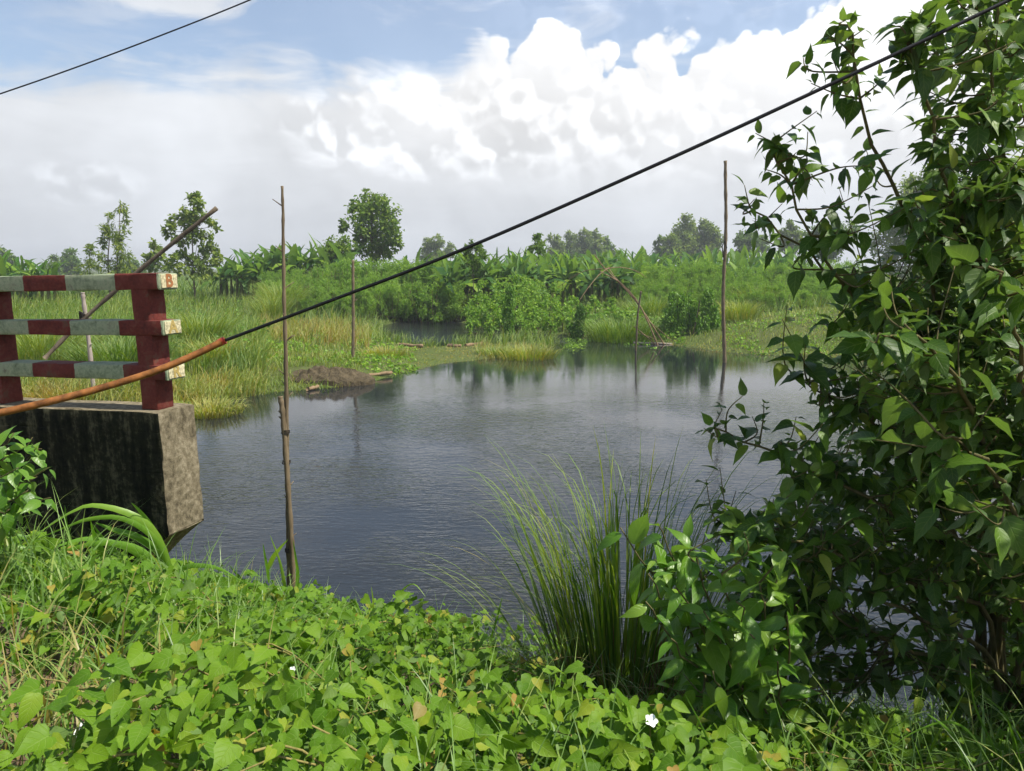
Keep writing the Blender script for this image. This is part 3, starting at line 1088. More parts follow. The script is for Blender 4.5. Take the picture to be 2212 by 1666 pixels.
tree('leafy_tree', 'thin dark tree among banana plants beside the vine mound', [(1012, 536, 13), (1028, 528, 12), (1020, 550, 16), (1036, 556, 15), (1008, 566, 14), (1030, 575, 14)], 46, M['tree'], [[(1020, 530), (1022, 600), (1024, 640)]], 0.9, 0.2, RHOMB, (0.1, 0.6), tr=0.035)
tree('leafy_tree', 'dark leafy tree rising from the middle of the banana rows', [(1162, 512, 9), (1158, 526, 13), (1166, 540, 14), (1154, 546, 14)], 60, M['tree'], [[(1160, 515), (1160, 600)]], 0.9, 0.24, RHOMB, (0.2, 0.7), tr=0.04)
# farther trees
far_trees = [
    ('hazy dark tree beyond the parapet, left of the slender trees', [(150, 553, 14), (162, 562, 12), (140, 565, 15), (158, 572, 14)], 120, 'tree', 0.5),
    ('low hazy tree at the left edge beyond the banana plants', [(6, 548, 12), (14, 560, 16), (0, 565, 16)], 110, 'tree', 0.5),
    ('low dark hazy tree behind the parapet under the slanted pole', [(288, 572, 11), (300, 578, 13), (275, 580, 12)], 120, 'tree', 0.5),
    ('dark pointed hazy tree just right of the banana cluster', [(115, 560, 7), (113, 571, 11), (120, 580, 12)], 115, 'tree', 0.5),
    ('thin pale far tree left of its twin on the skyline', [(921, 522, 8), (926, 531, 9), (919, 536, 8), (924, 546, 7)], 130, 'gum', 0.42),
    ('thin pale far tree with a round crown on the skyline', [(945, 518, 10), (952, 526, 8), (940, 528, 8), (947, 538, 8), (944, 546, 7)], 130, 'gum', 0.42),
    ('tiny far tree beside the black cable on the skyline', [(972, 530, 6), (978, 536, 7), (968, 540, 6)], 150, 'gum', 0.5),
    ('grey green far tree at the left of the middle skyline group', [(1194, 516, 9), (1204, 522, 11), (1198, 536, 12), (1210, 540, 12)], 140, 'gum', 0.5),
    ('tall grey green far tree in the middle skyline group', [(1262, 506, 9), (1268, 516, 13), (1252, 522, 12), (1276, 530, 14), (1258, 538, 14)], 145, 'gum', 0.5),
    ('narrow grey green far tree topping the middle skyline group', [(1288, 503, 7), (1290, 516, 10), (1294, 530, 12), (1286, 542, 13)], 140, 'gum', 0.5),
    ('low grey green far tree filling the middle skyline group', [(1232, 510, 10), (1238, 522, 12), (1230, 536, 13), (1246, 540, 12)], 150, 'gum', 0.5),
    ('round grey far tree at the right of the middle skyline group', [(1312, 521, 9), (1318, 530, 10), (1308, 540, 12)], 145, 'tree', 0.5),
    ('small dark far tree between the two skyline groups', [(1428, 515, 6), (1420, 524, 7), (1436, 520, 8), (1428, 534, 9)], 130, 'tree', 0.45),
    ('tallest conical grey tree of the far group left of the wooden pole', [(1481, 472, 9), (1484, 486, 14), (1474, 500, 17), (1492, 504, 17), (1466, 518, 19), (1486, 524, 20), (1504, 520, 14)], 125, 'gum', 0.5),
    ('broad grey tree of the far group touching the wooden pole', [(1522, 486, 11), (1532, 496, 14), (1516, 502, 15), (1540, 510, 15), (1526, 520, 18), (1552, 522, 12)], 125, 'gum', 0.5),
    ('airy small tree at the left foot of the far conical tree', [(1448, 512, 9), (1442, 520, 9), (1456, 522, 12), (1450, 532, 11)], 120, 'gum', 0.45),
    ('dark far tree just right of the wooden pole', [(1608, 506, 9), (1618, 510, 10), (1600, 516, 11), (1624, 520, 11), (1610, 526, 13), (1590, 522, 8)], 120, 'tree', 0.45),
    ('small low far tree right of the wooden pole', [(1645, 512, 6), (1652, 520, 8), (1640, 524, 8)], 135, 'tree', 0.5),
    ('grey far tree showing beside the shrub branch tip', [(1712, 484, 9), (1706, 498, 12), (1720, 500, 11), (1694, 508, 10), (1712, 514, 14)], 110, 'gum', 0.45),
    ('bushy far tree seen through the shrub twigs', [(1768, 496, 14), (1790, 490, 15), (1780, 510, 18), (1810, 500, 17), (1830, 505, 20), (1755, 514, 15), (1800, 520, 20)], 90, 'tree', 0.4),
    ('large hazy tree behind the shrub at the right', [(1985, 400, 26), (2010, 385, 22), (1960, 430, 30), (2020, 430, 32), (1990, 465, 38), (1950, 480, 34), (2040, 480, 36), (1985, 520, 40), (2060, 530, 36), (1930, 530, 36)], 75, 'gum', 0.36),
    ('wide hazy tree low behind the shrub at the right edge', [(2110, 470, 40), (2150, 500, 40), (2090, 520, 38), (2200, 490, 44), (2140, 540, 40), (2210, 540, 44)], 80, 'tree', 0.36),
]
for label, bl, Y, mk, sz in far_trees:
    u = float(np.mean([q[0] for q in bl]))
    v0, v1 = min(q[1] for q in bl), max(q[1] for q in bl)
    rm = max(q[2] for q in bl)
    bl = bl + [(u - rm * .7, v1 + rm * .8, rm), (u + rm * .7, v1 + rm * .9, rm), (u, v1 + rm * 1.5, rm)]
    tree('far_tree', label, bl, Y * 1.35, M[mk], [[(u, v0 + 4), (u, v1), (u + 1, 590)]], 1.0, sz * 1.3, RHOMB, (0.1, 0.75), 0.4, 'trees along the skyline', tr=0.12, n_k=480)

# ------------------------------------------------------------------ banana plants
BAN_ST = [(0, .02, 0), (.08, .05, 0), (.16, .11, 0), (.3, .145, 0), (.5, .155, 0), (.7, .135, 0), (.85, .10, 0), (.95, .05, 0), (1, .008, 0)]


def banana_leaf(arch, fold, ragged, tint, tw):
    """an arching blade of length 1 leaving the origin along +y and curving down, with a torn margin"""
    V, L, F = [], [], []
    ang = 0.0
    y = z = 0.0
    n = 13
    ts = np.linspace(0, 1, n)
    wp = np.interp(ts, [s[0] for s in BAN_ST], [s[1] for s in BAN_ST])
    for i, t in enumerate(ts):
        if i:
            ang = -arch * (t ** 1.5)
            y += math.cos(ang) / (n - 1)
            z += math.sin(ang) / (n - 1)
        wl = wp[i] * (1 - ragged * random.random())
        wr = wp[i] * (1 - ragged * random.random())
        V += [(-wl, y, z + fold * wl - ragged * random.random() * .06), (0, y, z), (wr, y, z + fold * wr - ragged * random.random() * .06)]
        L += [(-1, t), (0, t), (1, t)]
    for i in range(n - 1):
        a, b_ = 3 * i, 3 * i + 3
        F += [(a, a + 1, b_ + 1), (a, b_ + 1, b_), (a + 1, a + 2, b_ + 2), (a + 1, b_ + 2, b_ + 1)]
    gg = G()
    gg.add(V, F, tint, np.array(L))
    me = gg.mesh('banana_leaf')
    me.materials.append(M['banana'])
    return me


ban_up = [banana_leaf(a, .35, r, t, 0) for a, r, t in ((.5, .25, .55), (.9, .35, .35), (.3, .2, .8), (1.2, .4, .2), (.7, .3, .45))]
ban_out = [banana_leaf(a, .15, r, t, 0) for a, r, t in ((1.4, .40, .35), (1.7, .45, .5), (1.2, .35, .6), (2.0, .5, .15), (1.6, .55, .75), (1.3, .5, .25), (1.8, .5, .85))]
gg = G()
tube(gg, [(0, 0, 0), (0, 0, .5), (0, 0, 1.0)], [.13, .11, .07], 8)
ban_stem = gg.mesh('pseudostem')
ban_stem.materials.append(M['pstem'])


def banana(p, H, label, group):
    """a banana plant: stem up to about 55% of H and a fountain of leaves"""
    t = empty('banana_plant', p, label, 'banana plant', group, random.uniform(0, 6.28))
    st = H * 0.46
    o = link_obj('pseudostem', ban_stem, t)
    o.scale = (H / 3.6, H / 3.6, st)
    nl = random.randint(10, 13)
    for k in range(nl):
        f = k / (nl - 1)                       # 0 oldest, 1 youngest
        a = k * 2.4 + random.uniform(-.3, .3)
        pit = R(-4 + 82 * f ** 0.9 + random.uniform(-10, 10))
        Ln = H * random.uniform(.46, .60) * (0.95 if f > .8 else 1)
        me = random.choice(ban_up if f > .72 else ban_out)
        o = link_obj('leaf', me, t)
        o.location = (0, 0, st * random.uniform(.93, 1.0))
        w = Ln * random.uniform(.62, .95) * (0.4 if f > .93 else 1)
        o.scale = (w, Ln, Ln)
        o.rotation_euler = (Matrix.Rotation(a, 3, 'Z') @ Matrix.Rotation(pit, 3, 'X') @ Matrix.Rotation(random.uniform(-.5, .5), 3, 'Y')).to_euler()
    return t


ORD = ('first second third fourth fifth sixth seventh eighth ninth tenth eleventh twelfth thirteenth fourteenth fifteenth sixteenth seventeenth eighteenth nineteenth twentieth '
       'twenty-first twenty-second twenty-third twenty-fourth twenty-fifth twenty-sixth twenty-seventh twenty-eighth twenty-ninth thirtieth').split()


def nth(label, i):
    """'shrub in the row' -> 'shrub, third from the left in the row'"""
    for w in (' in ', ' on ', ' between ', ' with ', ' right ', ' at ', ' above ', ' of '):
        if w in label:
            a_, c_ = label.split(w, 1)
            return a_ + ', ' + ORD[i] + ' from left' + w + c_
    return label


def banana_row(u0, u1, v0, v1, Y0, Y1, n, label, group, jit=8):
    for i in range(n):
        f = (i + random.uniform(.15, .85)) / n
        u = u0 + (u1 - u0) * f
        v = v0 + (v1 - v0) * f + random.uniform(-jit, jit)
        Y = random.uniform(Y0, Y1)
        top_ = at(u, v, Y)
        zg = hz(top_.x, top_.y)
        banana((top_.x, top_.y, zg), max(1.6, (top_.z - zg) * 1.10), nth(label, i), group)


banana_row(-30, 118, 545, 552, 50, 58, 11, 'banana plant in the left cluster behind the parapet', 'banana cluster behind the parapet')
banana_row(470, 600, 555, 528, 56, 62, 12, 'banana plant in the dark row left of the bamboo pole', 'bananas left of the bamboo pole')
banana_row(585, 745, 527, 508, 58, 66, 15, 'banana plant on the rise left of the round tree', 'bananas left of the round tree')
banana_row(865, 965, 545, 545, 62, 72, 7, 'banana plant on the skyline just right of the round tree', 'bananas right of the round tree', 10)
banana_row(950, 1160, 552, 548, 50, 54, 19, 'banana plant in the near row above the vine mound', 'bananas above the vine mound', 7)
banana_row(980, 1370, 538, 538, 57, 66, 28, 'banana plant in the middle plantation under the cable', 'bananas of the middle plantation', 9)
banana_row(1150, 1380, 556, 554, 51, 56, 18, 'banana plant with drooping leaves behind the lift net frame', 'bananas behind the lift net frame', 7)
banana_row(1360, 1740, 538, 534, 66, 80, 30, 'banana plant in the distant rows around the wooden pole', 'bananas around the wooden pole', 7)
banana_row(1380, 1700, 554, 554, 58, 64, 18, 'banana plant in the front row right of the lift net frame', 'bananas right of the lift net', 6)
banana_row(1100, 1420, 540, 540, 80, 100, 18, 'banana plant in the hindmost rows of the plantation', 'bananas in the hindmost rows', 4)


# ------------------------------------------------------------------ feathery shrubs behind the grass
def shrub_mesh(seed_tint):
    gs, gc = G(), G()
    for k in range(9):
        a = rng.uniform(0, 6.28)
        r = rng.uniform(.1, .75)
        tip = np.array((math.cos(a) * r, math.sin(a) * r, rng.uniform(.75, 1.0)))
        tube(gs, smooth_path([(tip[0] * .3, tip[1] * .3, 0), tip * np.array((.7, .7, .5)), tip], 6), np.linspace(.016, .004, 6), 5)
    for k in range(30):
        a = rng.uniform(0, 6.28)
        z = rng.uniform(.22, .98)
        r = rng.uniform(.0, .62) * (1.05 - 0.5 * abs(z - .55) / .45)
        crown_leaves(gc, (math.cos(a) * r, math.sin(a) * r, z), 0.19, 95, 0.085, NEEDLE, .5, .25, (seed_tint - .3, seed_tint + .35))
    a, b_ = gs.mesh('stem'), gc.mesh('crown', smooth=False)
    a.materials.append(M['twig'])
    b_.materials.append(M['feather'])
    return a, b_


shrub_vars = [shrub_mesh(t) for t in (.4, .5, .6, .45, .7)]


def shrub(u, v, Y, label, group, wide=1.0):
    top_ = at(u, v, Y)
    zg = hz(top_.x, top_.y)
    H = top_.z - zg
    t = empty('feathery_shrub', (top_.x, top_.y, zg), label, 'shrub', group, random.uniform(0, 6.28))
    a, b_ = random.choice(shrub_vars)
    for nm, me in (('stem', a), ('crown', b_)):
        o = link_obj(nm, me, t)
        o.scale = (max(H, 1.2) * .62 * wide, max(H, 1.2) * .62 * wide, H * .88)
    return t


def shrub_row(u0, u1, v0, v1, Y0, Y1, n, label, group, jit=5, wide=1.0):
    for i in range(n):
        f = (i + random.uniform(.2, .8)) / n
        shrub(u0 + (u1 - u0) * f, v0 + (v1 - v0) * f + random.uniform(-jit, jit), random.uniform(Y0, Y1), nth(label, i), group, wide)


for (u0, u1, v0, v1, Y0, Y1, n, lab, grp) in (
        (575, 760, 588, 556, 53, 57, 13, 'feathery green shrub on the slope below the round tree', 'feathery shrubs below the round tree'),
        (745, 955, 558, 560, 53, 57, 13, 'feathery green shrub in the back thicket left of the cable', 'feathery shrubs left of the cable'),
        (565, 860, 604, 588, 50, 53, 16, 'feathery green shrub in the middle of the thicket', 'feathery shrubs in the middle'),
        (580, 850, 622, 612, 48, 50, 14, 'low feathery shrub at the front of the thicket', 'feathery shrubs in front'),
        (600, 800, 640, 634, 46.8, 48, 10, 'knee high feathery shrub at the foot of the thicket', 'feathery shrubs at the foot'),
        (835, 1000, 612, 606, 49.0, 50.5, 9, 'low feathery shrub on the far side of the inlet', 'feathery shrubs beyond the inlet'),
        (1375, 1560, 566, 568, 53, 57, 12, 'feathery green shrub between the lift net and the wooden pole', 'feathery shrubs by the wooden pole'),
        (1565, 1850, 576, 562, 53, 57, 15, 'feathery green shrub right of the wooden pole', 'feathery shrubs right of the pole'),
        (1370, 1850, 592, 588, 50, 53, 20, 'feathery green shrub in the middle of the right thicket', 'feathery shrubs in the right thicket'),
        (1370, 1870, 610, 604, 47, 50, 20, 'low feathery shrub above the right grassy bank', 'low feathery shrubs on the right'),
        (1380, 1870, 630, 626, 44, 46, 20, 'knee high feathery shrub along the right grassy bank', 'knee high shrubs on the right')):
    shrub_row(u0, u1, v0, v1, Y0, Y1, n, lab, grp, 5, 1.25 if v0 > 600 else 1.0)


# ------------------------------------------------------------------ vine draped mounds
def mound(label, blobs, Y, n, size, tint, hang=0, name='vine_mound', slope=0.0):
    vmax = max(q[1] for q in blobs)
    c0 = at(np.mean([q[0] for q in blobs]), max(q[1] for q in blobs), Y)
    zg = max(hz(c0.x, c0.y), 0.0) - 0.05
    p0 = (c0.x, c0.y, zg)
    t = empty(name, p0, label, 'vines')
    gc, gs = G(), G()
    for u, v, r in blobs:
        rr = r * Y / FPX
        c = at(u, v, Y + random.uniform(-.5, .5) * rr + max(0, vmax - v) * slope)
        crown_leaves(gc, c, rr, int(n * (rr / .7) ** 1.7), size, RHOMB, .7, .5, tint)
        base = Vector((c.x + random.uniform(-.2, .2), c.y, zg))
        tube(gs, smooth_path([base, (base + c) / 2 + Vector((random.uniform(-.2, .2), 0, 0)), c], 5), [.04, .035, .03, .02, .012], 5)
        for k in range(hang):
            a = c + Vector((random.uniform(-rr, rr), -rr * .7, random.uniform(0, rr)))
            L = random.uniform(.4, 1.0)
            m_ = 22
            P = np.array(a) + np.stack([rng.normal(0, .035, m_), rng.normal(0, .04, m_), -np.linspace(0, L, m_)], -1)
            nr = unit(rng.normal(0, .4, (m_, 3)) + np.array((0, -1., .3)))
            al = unit(rng.normal(0, .4, (m_, 3)) + np.array((0, -.2, -1.)))
            gc.inst(RHOMB, frames(al, nr) * (size * .9), P, rng.uniform(tint[0], tint[1], m_))
    gs.build('stem', M['twig'], t, origin=p0)
    gc.build('foliage', M['vine'], t, smooth=False, origin=p0)
    return t


mound('big rounded mound smothered in bright green vines at the inlet', zb(z2, [(1330, 660, 55), (1400, 670, 50), (1250, 720, 70), (1350, 740, 80), (1440, 730, 70), (1180, 770, 70), (1280, 810, 85), (1390, 820, 85), (1110, 800, 60),
      (1120, 880, 70), (1210, 890, 80), (1330, 900, 80), (1430, 880, 75), (1500, 800, 65), (1500, 890, 65), (1070, 850, 45), (1080, 930, 45), (1190, 945, 45), (1400, 940, 50), (1480, 940, 45), (1130, 700, 45)]),
      38.5, 520, 0.17, (.30, 1.0), 2, slope=.085)
mound('lower vine mound between the big mound and the lift net', zb(z2, [(1580, 770, 55), (1570, 850, 60), (1640, 830, 55), (1640, 900, 55), (1560, 930, 45), (1700, 870, 45), (1700, 930, 40), (1800, 860, 50), (1800, 930, 45), (1890, 890, 55), (1960, 880, 55), (1900, 950, 40),
      (2030, 900, 55), (2100, 890, 50), (1990, 960, 40), (2080, 960, 40), (1500, 700, 45), (1600, 700, 40), (1700, 800, 45), (1850, 800, 45), (1950, 810, 40)]), 38.5, 480, 0.17, (.30, 1.0), 1, slope=.085)
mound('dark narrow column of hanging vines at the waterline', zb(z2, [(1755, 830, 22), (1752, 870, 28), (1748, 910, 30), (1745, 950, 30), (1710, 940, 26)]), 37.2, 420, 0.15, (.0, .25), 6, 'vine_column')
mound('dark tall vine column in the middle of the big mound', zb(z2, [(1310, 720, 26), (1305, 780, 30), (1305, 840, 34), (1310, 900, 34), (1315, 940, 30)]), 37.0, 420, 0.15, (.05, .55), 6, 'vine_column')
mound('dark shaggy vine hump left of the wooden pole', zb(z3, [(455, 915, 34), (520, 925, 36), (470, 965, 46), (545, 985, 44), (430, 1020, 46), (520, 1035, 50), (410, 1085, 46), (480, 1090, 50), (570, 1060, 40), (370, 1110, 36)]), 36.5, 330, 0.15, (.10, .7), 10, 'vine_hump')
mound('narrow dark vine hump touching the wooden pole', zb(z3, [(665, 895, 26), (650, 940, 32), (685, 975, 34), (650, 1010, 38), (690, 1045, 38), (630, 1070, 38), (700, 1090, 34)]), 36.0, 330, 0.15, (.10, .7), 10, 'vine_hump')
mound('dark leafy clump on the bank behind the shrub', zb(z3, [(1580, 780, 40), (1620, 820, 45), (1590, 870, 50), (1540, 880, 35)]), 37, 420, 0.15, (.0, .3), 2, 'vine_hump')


# ------------------------------------------------------------------ grass of the far banks
def proj(P):
    d = P - np.array(CAMP)
    w = d @ np.array(FWD)
    return 1106 + FPX * d[:, 0] / w, 833 - FPX * (d @ np.array(UPV)) / w


def far_points(n, v0, v1, u0=-120, u1=2330, z=0.35):
    u = rng.uniform(u0, u1, n); v = rng.uniform(v0, v1, n)
    ax = (u - 1106) / FPX; ay = (833 - v) / FPX
    d = np.array(FWD)[None] + ax[:, None] * np.array((1., 0, 0)) + ay[:, None] * np.array(UPV)
    t = (z - CAM_Z) / d[:, 2]
    P = np.array(CAMP) + d * t[:, None]
    return P, u, v


def land(P, u, v, margin=0.0):
    sd = pond_sd(P[:, 0], P[:, 1])
    k = sd > margin
    P, u, v, sd = P[k], u[k], v[k], sd[k]
    P[:, 2] = height(P[:, 0], P[:, 1], sd) - 0.02
    return P, u, v, sd


P, u, v = far_points(150000, 604, 886)
P, u, v, sd = land(P, u, v, -0.12)
n1 = vnoise(P[:, 0] * .55, P[:, 1] * .55, 1)
n2 = vnoise(P[:, 0] * 1.6, P[:, 1] * 1.6, 2)
Yd = P[:, 1]
H = np.full(len(P), 0.75); T = np.full(len(P), 0.42)
spit = (u < 1215) & (v > 736)
left_tall = (u < 570) & (v < 815)
mid_brown = (u >= 560) & (u < 800) & (v < 748)
inlet_brown = (u >= 790) & (u < 1005) & (v < 700)
right_short = (u > 1440) & (v > 690)
right_tall = (u > 1400) & (v <= 690)
H[spit] = 0.16 + 0.16 * n1[spit]; T[spit] = 0.40 + 0.22 * n2[spit]
k = spit & (u > 880); T[k] = 0.55 + 0.3 * n2[k]; H[k] = 0.10 + 0.10 * n1[k]
k = spit & (u > 780) & (u <= 1030); H[k] = 0.05 + 0.08 * n1[k]
k = spit & (u > 1030); H[k] = 0.18 + 0.25 * n1[k]
k = left_tall; H[k] = 0.55 + 0.75 * n1[k]; T[k] = 0.22 + 0.36 * n2[k]
k = (u < 570) & (sd < 1.3); H[k] = 0.45 + 0.35 * n1[k]; T[k] = 0.46 + 0.40 * n2[k]
k = mid_brown; H[k] = 0.45 + 0.5 * n1[k]; T[k] = 0.40 + 0.55 * n2[k]
k = inlet_brown; H[k] = 0.6 + 0.45 * n1[k]; T[k] = 0.50 + 0.5 * n2[k]
k = right_short; H[k] = 0.20 + 0.18 * n1[k]; T[k] = 0.42 + 0.22 * n2[k]
k = right_short & (sd < 0.7); H[k] = 0.15; T[k] = 0.6 + 0.3 * n2[k]
k = right_tall; H[k] = 0.5 + 0.7 * n1[k]; T[k] = 0.35 + 0.32 * n2[k]
k = Yd > 42; H[k] = 0.7 + 0.6 * n1[k]; T[k] = 0.30 + 0.25 * n2[k]
keep = rng.uniform(0, 1, len(P)) < np.where(spit | right_short, 0.95, 0.35 + 0.9 * n2)
# bare mud by the heap
hp = np.array(on_z(700, 812, 0.2))
keep &= ~(((P[:, 0] - hp[0]) / 1.2) ** 2 + ((P[:, 1] - hp[1]) / 0.6) ** 2 < 1)
P, H, T, Yd, sd = P[keep], H[keep], T[keep], Yd[keep], sd[keep]
nb = len(P)
H = H * rng.uniform(.55, 1.25, nb)
T = np.clip(T + rng.normal(0, .10, nb), 0, 1)
gg = G()
wind = rng.normal(0.4, 1.2, nb)
blades(gg, P, H, rng.uniform(0.0, .55, nb), rng.uniform(.2, 1.5, nb) + (sd < .8) * 0.5, 0.012 + 0.00075 * Yd * rng.uniform(.7, 1.4, nb), T, 3, wind)
o = gg.build('bank_grass', M['grass'], smooth=False)
tag(o, 'wild green and straw coloured grass covering the far banks', 'grass', kind='stuff')

# strappy cane leaves in the field behind the parapet and the mid slopes
P, u, v = far_points(16000, 602, 650, 100, 620, 0.9)
P, u, v, sd = land(P, u, v, .5)
gg = G()
nb = len(P)
blades(gg, P, rng.uniform(1.0, 2.0, nb), rng.uniform(.05, .5, nb), rng.uniform(.5, 2.0, nb), rng.uniform(.05, .11, nb), np.clip(rng.normal(.30, .12, nb), 0, 1), 4)
o = gg.build('cane_field', M['grass'], smooth=False)
tag(o, 'field of strappy green cane leaves beyond the left bank', 'cane', kind='stuff')

# leafy weeds among the grass
gg = G()
for n, v0, v1, u0, u1, hh, tn in ((9000, 640, 800, 60, 580, .8, (.1, .7)), (9000, 640, 735, 1220, 1480, .7, (.2, .9)), (7000, 630, 700, 1480, 1900, .9, (.1, .7)), (5000, 725, 790, 480, 900, .18, (.4, 1.)), (4000, 690, 765, 1560, 1850, .2, (.4, 1.)),
                                  (6000, 640, 690, 600, 1010, .6, (.2, .8)), (2500, 845, 880, 200, 430, .12, (.7, 1.))):
    P, u, v = far_points(n, v0, v1, u0, u1)
    P, u, v, sd = land(P, u, v, -.1)
    cl = vnoise(P[:, 0] * .9, P[:, 1] * .9, 9)
    k = cl > .42
    P, cl = P[k], cl[k]
    m_ = len(P)
    P[:, 2] += rng.uniform(0, 1, m_) * hh * (cl + .1)
    gg.inst(RHOMB, frames(unit(rng.normal(0, 1, (m_, 3)) + np.array((0, -.2, -.2))), unit(rng.normal(0, .5, (m_, 3)) + np.array((0, -.2, 1.)))) * (rng.uniform(.09, .2, m_)[:, None, None]), P, rng.uniform(tn[0], tn[1], m_))
P, u, v = far_points(2600, 722, 760, 1215, 1420, .01)
sd = pond_sd(P[:, 0], P[:, 1])
k = (sd < .1) & (sd > -2.2) & (vnoise(P[:, 0] * 1.3, P[:, 1] * 1.3, 12) > .5 + .12 * np.abs(sd))
P = P[k]
m_ = len(P)
P[:, 2] = rng.uniform(.01, .10, m_)
gg.inst(RHOMB, frames(unit(rng.normal(0, 1, (m_, 3))), unit(rng.normal(0, .4, (m_, 3)) + np.array((0, 0, 1.)))) * (rng.uniform(.08, .16, m_)[:, None, None]), P, rng.uniform(.3, .9, m_))
o = gg.build('bank_weeds', M['vine'], smooth=False)
tag(o, 'leafy green weeds mixed into the grass of the far banks', 'weeds', kind='stuff')


def tussock(label, u, v, h_px, n, spread, tint, Y=None, bend=1.5, w=.035, name='grass_tussock'):
    b_ = on_z(u, v, .3)
    zg = max(hz(b_.x, b_.y), 0) - .03
    p0 = (b_.x, b_.y, zg)
    Hm = h_px * b_.y / FPX
    a = rng.uniform(0, 6.28, n); r = spread * np.sqrt(rng.uniform(0, 1, n))
    P = np.stack([np.cos(a) * r, np.sin(a) * r, np.zeros(n)], -1)
    gg = G()
    blades(gg, P, Hm * rng.uniform(.7, 1.3, n), .1 + .35 * r / spread, rng.uniform(.6, 1.2, n) * bend, w * rng.uniform(.7, 1.2, n), np.clip(rng.normal(tint, .1, n), 0, 1), 5, a + rng.normal(0, .5, n), late=2.0)
    t = empty(name, p0, label, 'grass')
    tag(gg.build('blades', M['grass'], t, smooth=False), kind='stuff')


tussock('pale fountain of tall wild grass left of the bamboo pole on the spit', 612, 690, 85, 700, .9, .50)
tussock('second pale grass fountain behind the tall near pole', 585, 700, 70, 450, .8, .48)
tussock('tall drooping grass tussock on the bank beside the parapet end', 430, 770, 90, 700, .9, .45)
tussock('tall grass tussock at the parapet end nearest the water', 470, 800, 70, 500, .8, .62)
tussock('straw coloured grass hanging over the water beside the wing wall', 455, 868, 45, 420, .7, .66, bend=2.2)
tussock('yellowing tussock right of the mud heap', 830, 765, 24, 300, 1.0, .68)
tussock('reedy grass at the tip of the spit', 1140, 757, 34, 500, 1.1, .62)
tussock('reedy green grass along the middle of the spit', 1075, 752, 24, 320, .8, .45)
tussock('tall rank grass just left of the lift net', 1340, 722, 60, 900, 1.6, .34)
tussock('tall rank grass behind the lift net', 1400, 700, 60, 700, 1.4, .38)
tussock('feathery tall grass on the bank right of the wooden pole', 1640, 690, 62, 700, 1.3, .48)
tussock('shaggy grass on the bank right of the dark vine humps', 1595, 715, 50, 500, 1.0, .55)
tussock('tall grass seen through the parapet, left of the pale pole', 95, 800, 110, 700, 1.3, .48)
tussock('dark grass seen through the parapet, right of the pale pole', 265, 810, 90, 700, 1.2, .30)
tussock('brown dry grass seen under the lowest parapet rail', 140, 850, 45, 500, 1.0, .85)

# mud heap with dug clods
b_ = on_z(705, 822, 0.1)
nx_, ny_ = 46, 26
gx, gy = np.meshgrid(np.linspace(-1.5, 1.5, nx_), np.linspace(-.7, .9, ny_))
rad = np.clip(1 - (gx / 1.5) ** 2 - ((gy - .1) / .8) ** 2, 0, 1)
zz = .42 * np.sqrt(rad) + rad * (.22 * (vnoise(gx * 5, gy * 5, 4) - .5) + .20 * (vnoise(gx * 12, gy * 12, 6) - .5)) - .10 - .35 * (rad <= 0)
gg = G()
ii = np.arange(nx_ * ny_).reshape(ny_, nx_)
gg.add(np.stack([gx, gy, zz], -1).reshape(-1, 3), np.stack([ii[:-1, :-1], ii[:-1, 1:], ii[1:, 1:], ii[1:, :-1]], -1).reshape(-1, 4))
o = gg.build('mud_heap', M['mud'], smooth=False)
o.location = (b_.x, b_.y, hz(b_.x, b_.y))
tag(o, 'low heap of dug brown mud on the left bank at the waterline', 'mud heap')

# stranded logs
for lab, (ua, va, ub, vb_), r in (('pale stranded stem lying in the grass of the spit, nearest the inlet', (*z2(610, 1072), *z2(765, 1080)), .075), ('pale rotten stem lying on the spit, right of the others', (*z2(1035, 1075), *z2(1138, 1064)), .085),
                                  ('short pale stem lying in the middle of the spit', (*z2(922, 1072), *z2(1006, 1074)), .08), ('pale plank lying at the water edge below the mud heap', (*z2(40, 1335), *z2(105, 1322)), .06),
                                  ('flattened yellow stem at the waterline right of the mud heap', (*z2(400, 1262), *z2(570, 1244)), .06)):
    a_, c_ = on_z(ua, va, .1), on_z(ub, vb_, .1)
    gg = G()
    zl = max(hz((a_.x + c_.x) / 2, (a_.y + c_.y) / 2), 0) + r * .9
    p0 = ((a_.x + c_.x) / 2, (a_.y + c_.y) / 2, zl)
    pa = np.array([(a_.x, a_.y, zl), p0, (c_.x, c_.y, zl)]) - np.array(p0)
    pth = smooth_path(pa, 9)
    pth[:, 2] += rng.normal(0, .01, 9)
    tube(gg, pth, r * rng.uniform(.75, 1.15, 9), 8)
    o = gg.build('fallen_stem', M['bamboo_tan'])
    o.location = p0
    tag(o, lab, 'log', 'stems lying on the spit')


# ------------------------------------------------------------------ near bank: creeper
def pick_big(P, k, face=None):
    """indices of the k leaves that show largest from where the photographer stands"""
    d = np.linalg.norm(P - np.array(CAMP), axis=1)
    uu, vv = proj(P)
    inside = (uu > 10) & (uu < 2200) & (vv > 5) & (vv < 1660)
    score = np.where(inside, 1.0 / d, 0)
    if face is not None:
        score = score * face
    return np.argsort(-score)[:k]


def leaf_meshes(tpls, tints, mat, name='leaf'):
    res = []
    for tp in tpls:
        row = []
        for t in tints:
            gg = G()
            gg.add(tp[0], tp[1], t, tp[2])
            me = gg.mesh(name)
            me.materials.append(mat)
            row.append(me)
        res.append(row)
    return res


